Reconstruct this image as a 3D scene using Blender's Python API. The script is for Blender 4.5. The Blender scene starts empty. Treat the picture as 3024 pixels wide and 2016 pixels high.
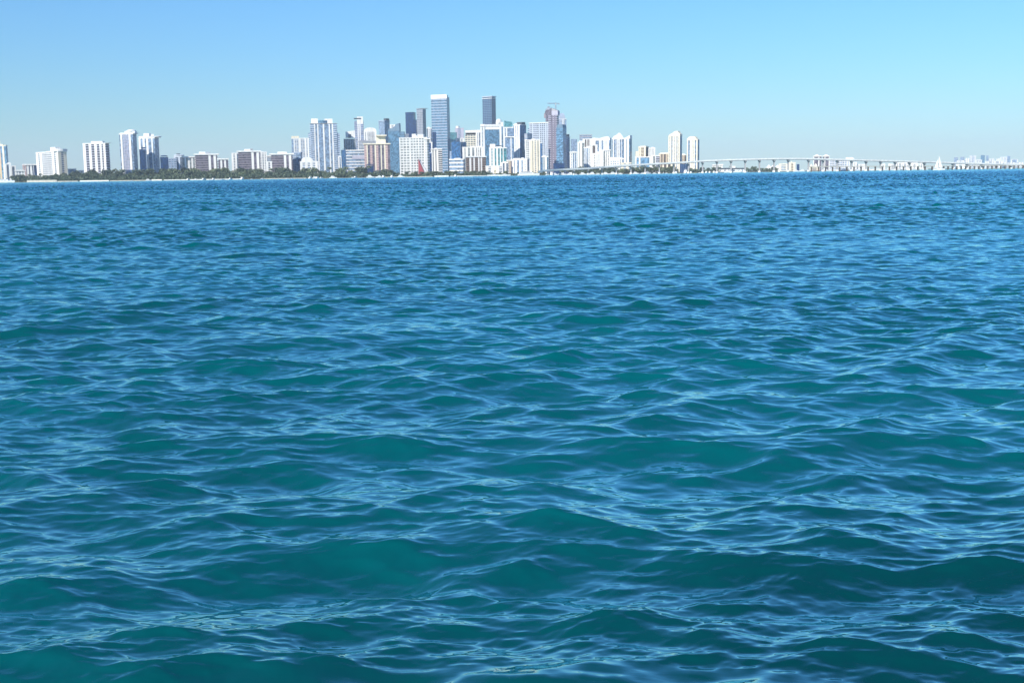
import bpy, math, random
import numpy as np
from mathutils import Vector, Matrix

SC = bpy.context.scene
COL = SC.collection
R = math.radians

# ------------------------------------------------------------------ camera
F_PX = 3500.0                      # focal length in pixels of the 3024 px wide frame
EYE = 3.0                          # eye height above mean water level
ROLL, PITCH = R(0.785), R(8.018)
_r0, _f, _u0 = Vector((1, 0, 0)), Vector((0, math.cos(PITCH), -math.sin(PITCH))), Vector((0, math.sin(PITCH), math.cos(PITCH)))
CR = _r0 * math.cos(ROLL) - _u0 * math.sin(ROLL)
CU = _r0 * math.sin(ROLL) + _u0 * math.cos(ROLL)
cd = bpy.data.cameras.new('camera')
cd.sensor_width = 36.0
cd.lens = 36.0 * F_PX / 3024.0
cd.clip_start, cd.clip_end = 0.1, 60000.0
cam = bpy.data.objects.new('camera', cd)
cam.matrix_world = Matrix(((CR.x, CU.x, -_f.x, 0), (CR.y, CU.y, -_f.y, 0), (CR.z, CU.z, -_f.z, EYE), (0, 0, 0, 1)))
COL.objects.link(cam)
SC.camera = cam

def at(px, py, Y):
    """world point at depth Y seen at the photograph's pixel (px, py)"""
    d = CR * (px - 1512) + CU * (1008 - py) + _f * F_PX
    t = Y / d.y
    return Vector((d.x * t, Y, EYE + d.z * t))

# ------------------------------------------------------------------ light
SUN_AZ, SUN_EL = 38.0, 32.0        # degrees left of straight behind the viewer, and elevation
world = bpy.data.worlds.new('World')
SC.world = world
world.use_nodes = True
nt = world.node_tree
sky = nt.nodes.new('ShaderNodeTexSky')
sky.sky_type = 'NISHITA'
sky.sun_disc = False
sky.sun_elevation = R(SUN_EL)
sky.sun_rotation = R(180 + SUN_AZ)
sky.altitude = 0
sky.air_density, sky.dust_density, sky.ozone_density = 1.45, 0.0, 10.0
bg = nt.nodes['Background']
bg.inputs['Strength'].default_value = 0.085
tint = nt.nodes.new('ShaderNodeMix')
tint.data_type, tint.blend_type = 'RGBA', 'MULTIPLY'
tint.inputs[0].default_value = 1.0
tint.inputs[7].default_value = (0.62, 0.855, 1.06, 1)
nt.links.new(sky.outputs[0], tint.inputs[6])
nt.links.new(tint.outputs[2], bg.inputs['Color'])
sl = bpy.data.lights.new('sun', 'SUN')
sl.energy, sl.angle, sl.color = 3.6, R(0.53), (1.0, 0.94, 0.83)
so = bpy.data.objects.new('sun', sl)
sd = Vector((-math.sin(R(SUN_AZ)) * math.cos(R(SUN_EL)), -math.cos(R(SUN_AZ)) * math.cos(R(SUN_EL)), math.sin(R(SUN_EL))))
so.rotation_euler = sd.to_track_quat('Z', 'Y').to_euler()
so.location = sd * 500
COL.objects.link(so)
SC.view_settings.view_transform = 'Standard'
SC.view_settings.look = 'None'
SC.view_settings.exposure = 0.82
SC.view_settings.gamma = 1.0
SC.render.engine = 'CYCLES'
SC.cycles.use_denoising = True
SC.cycles.max_bounces = 6
SC.cycles.volume_bounces = 1
SC.cycles.sample_clamp_indirect = 4.0

# ------------------------------------------------------------------ materials
def nodes(name):
    m = bpy.data.materials.new(name)
    m.use_nodes = True
    t = m.node_tree
    return m, t, t.nodes['Principled BSDF']

# ------------------------------------------------------------------ the sea
def wave_tile(L, N, seed, lam_p, lam_min, lam_max, wind, spread, slope_rms, chop, p=4.0):
    """one periodic tile of a wind sea: height and choppy displacement, from a random directional spectrum"""
    rng = np.random.default_rng(seed)
    k1 = 2 * np.pi * np.fft.fftfreq(N, L / N)
    kx, ky = np.meshgrid(k1, k1, indexing='ij')
    k = np.hypot(kx, ky); k[0, 0] = 1e-9
    kp = 2 * np.pi / lam_p
    S = np.where(k > 0, k ** (-p) * np.exp(-1.25 * (kp / k) ** 2), 0)
    c = np.abs((kx * math.sin(wind) + ky * math.cos(wind)) / k)
    S *= c ** spread + 0.02
    S[(k < 2 * np.pi / lam_max) | (k > 2 * np.pi / lam_min)] = 0
    a = np.sqrt(S) * (rng.normal(size=(N, N)) + 1j * rng.normal(size=(N, N)))
    h = np.real(np.fft.ifft2(a))
    sx, sy = np.real(np.fft.ifft2(1j * kx * a)), np.real(np.fft.ifft2(1j * ky * a))
    g = slope_rms / math.sqrt(float((sx ** 2 + sy ** 2).mean()))
    dx = np.real(np.fft.ifft2(-1j * kx / k * a)) * g * chop
    dy = np.real(np.fft.ifft2(-1j * ky / k * a)) * g * chop
    return np.stack([dx * -1, dy * -1, h * g], -1).astype(np.float32)

def sample(tile, L, rot, x, y):
    N = tile.shape[0]
    cr, sr = math.cos(rot), math.sin(rot)
    u = ((x * cr + y * sr) / L % 1.0) * N
    v = ((-x * sr + y * cr) / L % 1.0) * N
    i, j = np.floor(u).astype(np.int32), np.floor(v).astype(np.int32)
    fu, fv = (u - i).astype(np.float32)[:, None], (v - j).astype(np.float32)[:, None]
    i %= N; j %= N
    i2, j2 = (i + 1) % N, (j + 1) % N
    d = (tile[i, j] * (1 - fu) + tile[i2, j] * fu) * (1 - fv) + (tile[i, j2] * (1 - fu) + tile[i2, j2] * fu) * fv
    dx = d[:, 0] * cr - d[:, 1] * sr
    dy = d[:, 0] * sr + d[:, 1] * cr
    return dx, dy, d[:, 2]

def build_sea():
    r = [0.4, 1.0, 2.0, 3.0, 4.0, 5.0, 6.0]
    while r[-1] < 7: r.append(r[-1] + 0.06)
    while r[-1] < 2600: r.append(r[-1] * 1.0019)
    while r[-1] < 14000: r.append(r[-1] * 1.012)
    r = np.array(r)
    th = list(np.arange(-27.0, 27.0001, 0.055))
    s, e = 0.055, 27.0
    ext = []
    while e < 179:
        s = min(s * 1.25, 6.0); e += s
        if e < 178: ext.append(e)
    th = np.radians(np.array([-q for q in ext[::-1]] + th + ext))
    T, RR = np.meshgrid(th, r)
    x0, y0 = (RR * np.sin(T)).ravel(), (RR * np.cos(T)).ravel()
    rr = RR.ravel()
    t1 = wave_tile(61.0, 1024, 11, 3.3, 0.50, 9.0, R(8), 2.2, WAVE['s1'], 1.0)
    t2 = wave_tile(13.7, 1024, 23, 0.75, 0.14, 1.5, R(-6), 7.0, WAVE['s2'], 0.6, 4.0)
    t3 = wave_tile(5.3, 1024, 37, 0.20, 0.055, 0.34, R(4), 6.0, WAVE['s3'], 0.5, 4.0)
    X, Y, Z = x0.copy(), y0.copy(), np.zeros_like(x0)
    step = np.gradient(r)[:, None] * np.ones_like(RR)
    far = np.minimum(5.0, np.sqrt(1.0 + (step.ravel() / 0.20) ** 2)) / (1.0 + (rr / 4500.0) ** 4)     # distant rows are wider apart: keep the slopes of the sea
    a = sample(t1, 61.0, R(14), x0, y0)
    b = sample(t2, 13.7, R(-9), x0, y0)
    c = sample(t3, 5.3, R(11), x0, y0)
    gust = 0.5 + 0.5 * np.sin(x0 / 31.0 + 1.7 * np.sin(y0 / 55.0 + 0.6)) * np.sin(y0 / 43.0 + 1.1 * np.sin(x0 / 67.0))
    patch = 0.5 + 0.5 * np.sin(x0 / 4.1 + 1.3 * np.sin(y0 / 6.0)) * np.sin(y0 / 3.3 + 0.8 * np.sin(x0 / 7.0 + 2.0))
    group = 0.85 + 0.30 * np.sin(x0 / 15.0 + 1.2 * np.sin(y0 / 21.0)) * np.sin(y0 / 12.0 + 0.9 * np.sin(x0 / 26.0 + 1.0))
    near = 1.0 / (1.0 + (rr / 45.0) ** 2)
    for q, w in ((a, far * group), (b, far * (0.62 + 0.38 * patch + 0.30 * gust)), (c, near * (0.35 + 1.1 * patch))):
        X += q[0] * w; Y += q[1] * w; Z += q[2] * w
    n, m = len(r), len(th)
    co = np.stack([X, Y, Z], -1).astype(np.float32)
    idx = np.arange(n * m).reshape(n, m)
    q = np.stack([idx[:-1, :-1], idx[1:, :-1], idx[1:, 1:], idx[:-1, 1:]], -1).reshape(-1, 4)
    # close the ring behind the viewer and the small hole below the viewer
    q2 = np.stack([idx[:-1, -1], idx[1:, -1], idx[1:, 0], idx[:-1, 0]], -1)
    q = np.concatenate([q, q2])[:, ::-1]
    me = bpy.data.meshes.new('sea')
    me.vertices.add(len(co)); me.vertices.foreach_set('co', co.ravel())
    nf = len(q)
    me.loops.add(nf * 4); me.loops.foreach_set('vertex_index', q.astype(np.int32).ravel())
    me.polygons.add(nf)
    me.polygons.foreach_set('loop_start', np.arange(0, nf * 4, 4, dtype=np.int32))
    me.polygons.foreach_set('use_smooth', np.ones(nf, dtype=bool))
    me.update(calc_edges=True)
    o = bpy.data.objects.new('sea', me)
    COL.objects.link(o)
    o['kind'] = 'structure'
    o['label'] = 'choppy blue green bay water with pale sky reflections'
    m_, t, b = nodes('sea_water')
    L = t.links.new
    tc = t.nodes.new('ShaderNodeTexCoord')
    mp = t.nodes.new('ShaderNodeMapping')
    mp.inputs['Scale'].default_value = (0.4, 1.0, 1.0)
    mp.inputs['Rotation'].default_value = (0, 0, R(6))
    L(tc.outputs['Object'], mp.inputs['Vector'])
    no = t.nodes.new('ShaderNodeTexNoise')
    no.inputs['Scale'].default_value = 9.0
    no.inputs['Detail'].default_value = 3.0
    L(mp.outputs[0], no.inputs['Vector'])
    bp = t.nodes.new('ShaderNodeBump')
    bp.inputs['Strength'].default_value = 1.0
    bp.inputs['Distance'].default_value = WAVE['bump']
    L(no.outputs['Fac'], bp.inputs['Height'])
    # the body colour varies at random between two tones, in broad patches
    col_noise = t.nodes.new('ShaderNodeTexNoise')
    col_noise.inputs['Scale'].default_value = 0.075
    col_noise.inputs['Detail'].default_value = 2.0
    mp2 = t.nodes.new('ShaderNodeMapping')
    mp2.inputs['Location'].default_value = WAVE['col_noise']
    L(tc.outputs['Object'], mp2.inputs['Vector'])
    L(mp2.outputs[0], col_noise.inputs['Vector'])
    ramp = t.nodes.new('ShaderNodeValToRGB')
    ramp.color_ramp.elements[0].position, ramp.color_ramp.elements[0].color = 0.38, WAVE['col_dark']
    ramp.color_ramp.elements[1].position, ramp.color_ramp.elements[1].color = 0.58, WAVE['col']
    L(col_noise.outputs['Fac'], ramp.inputs[0])
    # shade on the near water at right, painted into the body colour
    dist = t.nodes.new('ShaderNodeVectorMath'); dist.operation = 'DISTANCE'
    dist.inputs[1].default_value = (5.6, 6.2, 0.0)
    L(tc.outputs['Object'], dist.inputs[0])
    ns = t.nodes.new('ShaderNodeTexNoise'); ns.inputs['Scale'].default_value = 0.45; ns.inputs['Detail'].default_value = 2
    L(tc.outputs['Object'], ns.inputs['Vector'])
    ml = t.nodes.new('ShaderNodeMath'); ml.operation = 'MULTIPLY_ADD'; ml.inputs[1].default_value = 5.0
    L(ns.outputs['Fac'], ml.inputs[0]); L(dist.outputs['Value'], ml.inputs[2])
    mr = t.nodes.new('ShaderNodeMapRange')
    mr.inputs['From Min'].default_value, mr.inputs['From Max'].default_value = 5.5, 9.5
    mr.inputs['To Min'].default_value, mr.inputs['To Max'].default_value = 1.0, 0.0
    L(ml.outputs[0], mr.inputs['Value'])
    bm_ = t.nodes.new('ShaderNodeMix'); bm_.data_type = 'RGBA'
    L(mr.outputs[0], bm_.inputs[0]); L(ramp.outputs[0], bm_.inputs[6]); bm_.inputs[7].default_value = WAVE['deep']  # deep: the painted shade colour, not deeper water
    t.nodes.remove(b)
    dif = t.nodes.new('ShaderNodeBsdfDiffuse')
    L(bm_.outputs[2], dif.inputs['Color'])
    L(bp.outputs[0], dif.inputs['Normal'])
    gl = t.nodes.new('ShaderNodeBsdfGlossy')
    gl.inputs['Color'].default_value = WAVE['tint']
    gl.inputs['Roughness'].default_value = WAVE['rough']
    L(bp.outputs[0], gl.inputs['Normal'])
    lw = t.nodes.new('ShaderNodeLayerWeight')
    lw.inputs['Blend'].default_value = 0.5
    L(bp.outputs[0], lw.inputs['Normal'])
    fr = t.nodes.new('ShaderNodeValToRGB')
    cr_ = fr.color_ramp
    for p_, v_ in FRESNEL[1:-1]: cr_.elements.new(p_)
    for e_, (p_, v_) in zip(cr_.elements, FRESNEL):
        e_.position = p_; e_.color = (v_, v_, v_, 1)
    L(lw.outputs['Facing'], fr.inputs[0])
    mx = t.nodes.new('ShaderNodeMixShader')
    L(fr.outputs[0], mx.inputs[0]); L(dif.outputs[0], mx.inputs[1]); L(gl.outputs[0], mx.inputs[2])
    L(mx.outputs[0], t.nodes['Material Output'].inputs['Surface'])
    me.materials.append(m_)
    return o

FRESNEL = [(0.0, 0.02), (0.46, 0.09), (0.60, 0.25), (0.72, 0.50), (0.82, 0.68), (0.92, 0.75), (1.0, 0.78)]   # share of light mirrored, by 1 - cos(angle)
WAVE = dict(s1=0.185, s2=0.15, s3=0.10, col=(0.0, 0.085, 0.096, 1), col_dark=(0.0, 0.058, 0.062, 1), deep=(0.0, 0.034, 0.036, 1), col_noise=(0, 0, 0), tint=(0.68, 1.0, 0.94, 1), ior=1.5, rough=0.01, bump=0.003)  # deep: colour of the shade painted on the near right water
sea = build_sea()

# ------------------------------------------------------------------ air
HAZE = dict(d=4.6e-5, col=(0.76, 0.87, 1.0, 1))
def box_mesh(name, x0, x1, y0, y1, z0, z1):
    me = bpy.data.meshes.new(name)
    v = [(x, y, z) for z in (z0, z1) for y in (y0, y1) for x in (x0, x1)]
    me.from_pydata(v, [], [(0, 2, 3, 1), (4, 5, 7, 6), (0, 1, 5, 4), (2, 6, 7, 3), (0, 4, 6, 2), (1, 3, 7, 5)])
    o = bpy.data.objects.new(name, me)
    COL.objects.link(o)
    return o
haze = box_mesh('haze', -14500, 14500, -14500, 14500, -3.0, 330.0)
haze['kind'] = 'stuff'
haze['label'] = 'thin pale blue sea haze over the whole bay'
hm, ht, hb = nodes('haze_air')
ht.nodes.remove(hb)
pv = ht.nodes.new('ShaderNodeVolumePrincipled')
pv.inputs['Color'].default_value = HAZE['col']
pv.inputs['Density'].default_value = HAZE['d']
pv.inputs['Anisotropy'].default_value = 0.0
ht.links.new(pv.outputs[0], ht.nodes['Material Output'].inputs['Volume'])
haze.data.materials.append(hm)

# ------------------------------------------------------------------ building kit
GROUND = 1.2
rnd = random.Random(4)

def wallmat(name, c, var=0.10):
    m, t, b = nodes(name)
    tc = t.nodes.new('ShaderNodeTexCoord')
    mp = t.nodes.new('ShaderNodeMapping'); mp.inputs['Scale'].default_value = (0.25, 0.25, 0.03)
    no = t.nodes.new('ShaderNodeTexNoise'); no.inputs['Scale'].default_value = 1.0; no.inputs['Detail'].default_value = 4
    t.links.new(tc.outputs['Object'], mp.inputs[0]); t.links.new(mp.outputs[0], no.inputs['Vector'])
    rp = t.nodes.new('ShaderNodeValToRGB')
    rp.color_ramp.elements[0].position, rp.color_ramp.elements[1].position = 0.3, 0.65
    rp.color_ramp.elements[0].color = (*[v * (1 - 2 * var) for v in c], 1)
    rp.color_ramp.elements[1].color = (*[min(1, v * (1 + var * 0.3)) for v in c], 1)
    t.links.new(no.outputs['Fac'], rp.inputs[0]); t.links.new(rp.outputs[0], b.inputs['Base Color'])
    b.inputs['Roughness'].default_value = 0.75
    return m

def glassmat(name, c, lo=0.55, hi=1.5, cell=(3.4, 3.4, 3.3), rough=0.18):
    m, t, b = nodes(name)
    tc = t.nodes.new('ShaderNodeTexCoord')
    sn = t.nodes.new('ShaderNodeVectorMath'); sn.operation = 'SNAP'; sn.inputs[1].default_value = cell
    wn = t.nodes.new('ShaderNodeTexWhiteNoise'); wn.noise_dimensions = '3D'
    rp = t.nodes.new('ShaderNodeValToRGB')
    rp.color_ramp.elements[0].color = (*[v * lo for v in c], 1)
    rp.color_ramp.elements[1].color = (*[min(1, v * hi) for v in c], 1)
    t.links.new(tc.outputs['Object'], sn.inputs[0]); t.links.new(sn.outputs[0], wn.inputs[0])
    t.links.new(wn.outputs['Value'], rp.inputs[0]); t.links.new(rp.outputs[0], b.inputs['Base Color'])
    b.inputs['Roughness'].default_value = rough
    b.inputs['IOR'].default_value = 1.5
    return m

MAT = {}
for k_, c_ in dict(white=(.80, .79, .75), offwhite=(.66, .66, .65), cream=(.78, .71, .55), tan=(.55, .45, .33), lav=(.44, .43, .52), mauve=(.27, .23, .25),
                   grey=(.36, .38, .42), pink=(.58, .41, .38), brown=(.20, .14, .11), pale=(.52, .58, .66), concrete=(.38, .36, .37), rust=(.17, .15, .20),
                   haze_grey=(.34, .40, .50), orange=(.66, .50, .30), stone=(.50, .47, .40), red=(.36, .07, .08), roofdark=(.06, .07, .09), slate_wall=(.13, .21, .29)).items():
    MAT[k_] = wallmat(k_ + '_plaster', c_)
for k_, c_ in dict(navy=(.012, .035, .11), blue=(.03, .10, .23), slate=(.075, .16, .25), teal=(.07, .22, .25), gglass=(.11, .14, .19), dark=(.025, .03, .045),
                   lglass=(.17, .24, .34), mglass=(.13, .11, .14), bglass=(.10, .075, .065), sky_glass=(.13, .25, .38), ggrey=(.20, .22, .22)).items():
    MAT[k_] = glassmat(k_ + '_glass', c_)

class MB:
    def __init__(self): self.v, self.f = [], []
    def box(self, x0, x1, y0, y1, z0, z1):
        b = len(self.v)
        self.v += [(x, y, z) for z in (z0, z1) for y in (y0, y1) for x in (x0, x1)]
        self.f += [tuple(b + i for i in q) for q in ((0, 2, 3, 1), (4, 5, 7, 6), (0, 1, 5, 4), (2, 6, 7, 3), (0, 4, 6, 2), (1, 3, 7, 5))]
    def prism(self, pts, y0, y1):
        """outline in x,z pushed along y"""
        b, n = len(self.v), len(pts)
        self.v += [(x, y0, z) for x, z in pts] + [(x, y1, z) for x, z in pts]
        self.f += [tuple(b + i for i in range(n)), tuple(b + n + i for i in range(n - 1, -1, -1))]
        self.f += [(b + i, b + n + i, b + n + (i + 1) % n, b + (i + 1) % n) for i in range(n)]
    def ring(self, rings, close=True):
        """stack of same-length point rings"""
        b, n = len(self.v), len(rings[0])
        for r in rings: self.v += list(r)
        for k in range(len(rings) - 1):
            self.f += [(b + k * n + i, b + k * n + (i + 1) % n, b + (k + 1) * n + (i + 1) % n, b + (k + 1) * n + i) for i in range(n)]
        if close:
            self.f += [tuple(b + i for i in range(n - 1, -1, -1)), tuple(b + (len(rings) - 1) * n + i for i in range(n))]
    def lathe(self, prof, cx=0, cy=0, n=20, sx=1, sy=1):
        self.ring([[(cx + r * sx * math.cos(2 * math.pi * i / n), cy + r * sy * math.sin(2 * math.pi * i / n), z) for i in range(n)] for r, z in prof])
    def tube(self, a, b, r0, r1=None, n=6):
        a, b = Vector(a), Vector(b)
        r1 = r0 if r1 is None else r1
        q = (b - a).to_track_quat('Z', 'Y')
        o = [Vector((math.cos(2 * math.pi * i / n), math.sin(2 * math.pi * i / n), 0)) for i in range(n)]
        self.ring([[tuple(a + q @ (p * r0)) for p in o], [tuple(b + q @ (p * r1)) for p in o]])
    def build(self, name, mat, parent=None, smooth=False):
        me = bpy.data.meshes.new(name)
        me.from_pydata(self.v, [], self.f)
        if smooth: me.polygons.foreach_set('use_smooth', [True] * len(me.polygons))
        me.materials.append(MAT[mat] if isinstance(mat, str) else mat)
        o = bpy.data.objects.new(name, me)
        COL.objects.link(o)
        if parent: o.parent = parent
        return o

def thing(name, label, cat, loc=(0, 0, 0), rz=0.0, group=None):
    o = bpy.data.objects.new(name, None)
    o.empty_display_size = 1
    COL.objects.link(o)
    o.location, o.rotation_euler = loc, (0, 0, rz)
    o['label'], o['category'] = label, cat
    if group: o['group'] = group
    return o

def copy_tree(o, parent=None):
    c = o.copy(); COL.objects.link(c); c.parent = parent
    for ch in list(o.children): copy_tree(ch, c)
    return c

import re
def tokens(s):
    r = [(a, float(b) if b else 1.0) for a, b in re.findall(r'([A-Z])(\d*\.?\d*)', s)]
    t = sum(b for _, b in r)
    return [(a, b / t) for a, b in r]
def slotted(toks, L):
    """a wide plain wall strip gets a narrow column of windows down its middle"""
    out = []
    for a, f in toks:
        if a in 'WP' and f * L > 6.5: out += [(a, f * .36), ('S', f * .28), (a, f * .36)]
        else: out.append((a, f))
    return out

PXR = []      # (xl, xr, depth, short name) for wording elsewhere

def facade(root, w, d, z0, z1, face, toks, fl, wall, slab, panel):
    Lf = w if face in 'fb' else d
    def bx(mb, s0, s1, p0, p1, a, b):
        if face == 'f': mb.box(-w / 2 + s0, -w / 2 + s1, -d / 2 - p1, -d / 2 - p0, a, b)
        elif face == 'b': mb.box(w / 2 - s1, w / 2 - s0, d / 2 + p0, d / 2 + p1, a, b)
        elif face == 'r': mb.box(w / 2 + p0, w / 2 + p1, -d / 2 + s0, -d / 2 + s1, a, b)
        else: mb.box(-w / 2 - p1, -w / 2 - p0, d / 2 - s1, d / 2 - s0, a, b)
    s = 0.0
    for t, f in slotted(tokens(toks), Lf):
        s0, s1 = s * Lf, (s + f) * Lf
        s += f
        if t == 'N': continue
        mb = MB()
        if t in 'WP':
            bx(mb, s0, s1, -0.3, 0.5, z0 - 0.4, z1 - 0.05)
            mb.build('pier' if t == 'W' else 'wall_panel', wall if t == 'W' else panel, root)
            continue
        nf = max(2, int(round((z1 - z0) / fl)))
        st = (z1 - z0) / nf
        def comb(s0, s1, pi, po, fr):
            prof = [(-0.3, z0)]
            for i in range(nf): prof += [(po, z0 + i * st), (po, z0 + (i + fr) * st), (pi, z0 + (i + fr) * st)] + ([(pi, z0 + (i + 1) * st)] if i < nf - 1 else [])
            prof += [(-0.3, z0 + (nf - 1 + fr) * st)]
            def pt(s, p, z):
                if face == 'f': return (-w / 2 + s, -d / 2 - p, z)
                if face == 'b': return (w / 2 - s, d / 2 + p, z)
                if face == 'r': return (w / 2 + p, -d / 2 + s, z)
                return (-w / 2 - p, d / 2 - s, z)
            b, n = len(mb.v), len(prof)
            mb.v += [pt(s0, p, z) for p, z in prof] + [pt(s1, p, z) for p, z in prof]
            mb.f += [(b + i, b + n + i, b + n + (i + 1) % n, b + (i + 1) % n) for i in range(n)]
            # end caps, tooth by tooth
            for o_ in (b, b + n):
                for i in range(nf):
                    k = o_ + 1 + 4 * i
                    mb.f.append((k, k + 1, k + 2, o_ + 1 + 4 * (i - 1) + 3) if i else (o_, o_ + 1, o_ + 2, o_ + 3))
        if t == 'B':
            comb(s0 + 0.15, s1 - 0.15, -0.15, 1.37, 0.38)
            mb.build('balcony_bay', slab, root)
        elif t == 'S':
            comb(s0 + 0.05, s1 - 0.05, -0.15, 0.33, 0.38)
            mb.build('window_bay', slab, root)
        elif t == 'M':
            for i in range(nf): bx(mb, s0 + 0.05, s1 - 0.05, -0.3, 0.33, z0 + i * st, z0 + (i + 0.36) * st)
            nm = max(2, int(round((s1 - s0) / (fl * 1.15))))
            for i in range(nm + 1):
                c = s0 + (s1 - s0) * i / nm
                bx(mb, max(s0, c - 0.15 * fl), min(s1, c + 0.15 * fl), -0.3, 0.41, z0, z1 - 0.1)
            mb.build('window_bay', slab, root)
        elif t == 'V':
            nm = max(2, int(round((s1 - s0) / 4.5)))
            for i in range(nm + 1):
                c = s0 + (s1 - s0) * i / nm
                bx(mb, max(s0, c - 0.4), min(s1, c + 0.4), -0.3, 0.37, z0, z1 - 0.1)
            mb.build('mullion_bay', slab, root)

def tower(name, label, xl, xr, ytop, D, front='S', side='S', xm=None, rel=24, fl=3.6, wall='white', glass='gglass', slab=None, panel='tan',
          roof=(), cat=None, depth=None, parapet=True, top='flat', group=None, ybot=None):
    cat = cat or 'building'
    xc = xr if xm is None else xm
    ym = (ytop + 480) / 2
    ml, mr, C = at(xl, ym, D).x / D, at(xr, ym, D).x / D, at(xc, ym, D)
    if xm is None:
        a = math.atan((ml + mr) / 2)
    else:
        a = math.atan(C.x / D) + R(rel)
    w = (C.x - ml * D) / (math.cos(a) + ml * math.sin(a))
    if xm is None: d = depth or min(max(w * 0.7, 14.0), 30.0)
    else: d = (mr * D - C.x) / (math.sin(a) - mr * math.cos(a))
    z1 = at(xc, ytop, D).z
    H = z1 - GROUND
    cx = C.x - w / 2 * math.cos(a) + d / 2 * math.sin(a)
    cy = D + w / 2 * math.sin(a) + d / 2 * math.cos(a)
    root = thing(name, label, cat, (cx, cy, GROUND), -a, group)
    slab = slab or wall
    PXR.append((xl, xr, D, label))
    z0 = 0.0
    def lx(px): return (px - xl) / (xc - xl) * w - w / 2
    def lz(py): return H + (ytop - py) * D / F_PX
    mb = MB()
    mb.box(-w / 2, w / 2, -d / 2, d / 2, 0, H)
    mb.build('glass_body', glass, root)
    if top != 'flat':
        pts = [(lx(px), max(lz(py), H - 1.2)) for px, py in top]
        mb = MB()
        mb.prism([(-w / 2 - .4, H - 1.5), (w / 2 + .4, H - 1.5)] + pts[::-1], -d / 2 - .66, d / 2 + .66)
        mb.build('crown', wall, root)
    for fc, tk in (('f', front), ('r', side), ('l', side), ('b', 'S')):
        facade(root, w, d, 1.0, H, fc, tk, fl, wall, slab, panel)
    roof_part = root
    if top == 'flat' and parapet:
        mb = MB(); p = 0.62
        mb.box(-w / 2 - p, w / 2 + p, -d / 2 - p, d / 2 + p, H - 0.9, H + 1.3)
        roof_part = mb.build('roof', wall, root)
    for it in roof:
        k, a0, a1, yt = it[:4]
        mt = it[4] if len(it) > 4 and it[4] else wall
        x0, x1, zt = lx(a0), lx(a1), lz(yt)
        zb = lz(it[5]) if len(it) > 5 else H + 1.28
        mb = MB()
        y0, y1 = -d * 0.3, d * 0.32
        if k == 'box':
            mb.box(x0, x1, y0, y1, zb, zt); nm_ = 'penthouse'
        elif k == 'crown':
            mb.box(x0, x1, -d / 2 - 0.9, d / 2 + 0.9, zb, zt); nm_ = 'crown'
        elif k == 'panel':
            mb.box(x0, x1, -d / 2 - 0.95, -d / 2 + 0.2, zb, zt); nm_ = 'wall_panel'
        elif k == 'slab':
            mb.box(x0, x1, -d / 2 - 2.2, d / 2 + 2.2, zt - 2.6, zt); nm_ = 'roof_slab'
        elif k == 'disc':
            r = (x1 - x0) / 2
            mb.lathe([(r * .96, zt - 3), (r, zt - 2), (r, zt - .6), (r * .9, zt)], (x0 + x1) / 2, 0, 28, 1, max(0.4, (d / 2 + 2) / r)); nm_ = 'roof_slab'
        elif k == 'drum':
            r = (x1 - x0) / 2
            mb.lathe([(r, zb), (r, zt)], (x0 + x1) / 2, 0, 20); nm_ = 'roof_drum'
        elif k == 'dome':
            r = (x1 - x0) / 2; h = zt - zb
            mb.lathe([(r, zb), (r * .93, zb + h * .4), (r * .75, zb + h * .68), (r * .45, zb + h * .9), (r * .1, zt)], (x0 + x1) / 2, 0, 20); nm_ = 'dome'
        elif k == 'pyr':
            xm_ = (x0 + x1) / 2
            mb.ring([[(x0, y0, zb), (x1, y0, zb), (x1, y1, zb), (x0, y1, zb)], [(xm_ - .4, -.4, zt), (xm_ + .4, -.4, zt), (xm_ + .4, .4, zt), (xm_ - .4, .4, zt)]]); nm_ = 'spire'
        elif k == 'arch':
            n, h = 14, zt - zb
            mb.prism([(x0, zb), (x1, zb)] + [((x0 + x1) / 2 + (x1 - x0) / 2 * math.cos(math.pi * i / n), zb + 0.1 + (h - .1) * math.sin(math.pi * i / n) ** .7) for i in range(n + 1)], -d / 2 - .3, d / 2 + .3); nm_ = 'crown'
        elif k == 'wedge':
            ztr = lz(it[6])
            mb.prism([(x0, zb), (x1, zb), (x1, ztr), (x0, zt)], -d / 2 - .4, d / 2 + .4); nm_ = 'crown'
        elif k == 'ant':
            mb.tube(((x0 + x1) / 2, 0, zb), ((x0 + x1) / 2, 0, zt), .6, .15); nm_ = 'antenna'
        elif k == 'wing':
            mb.box(x0, x1, -d / 2 + 1.5, d / 2 - 1.5, 0, zt); nm_ = 'wing'
        elif k == 'rail':
            for i in range(9):
                xx = x0 + (x1 - x0) * i / 8
                mb.box(xx - .25, xx + .25, y0, y0 + .5, zb, zt)
            mb.box(x0, x1, y0 + .1, y0 + .4, zt - .5, zt - .1); nm_ = 'roof_rail'
        part = mb.build(nm_, mt, roof_part if nm_ in ('penthouse', 'roof_drum', 'dome', 'spire', 'antenna', 'roof_rail') else root)
        if k == 'wing':
            ww = MB()
            nf = max(2, int(zt / fl))
            for i in range(nf):
                ww.box(x0 - .3, x1 + .3, -d / 2 + 1.2, d / 2 - 1.2, i * zt / nf + .5, (i + .42) * zt / nf + .5)
            ww.build('window_bay', slab, part)
    return root

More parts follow.
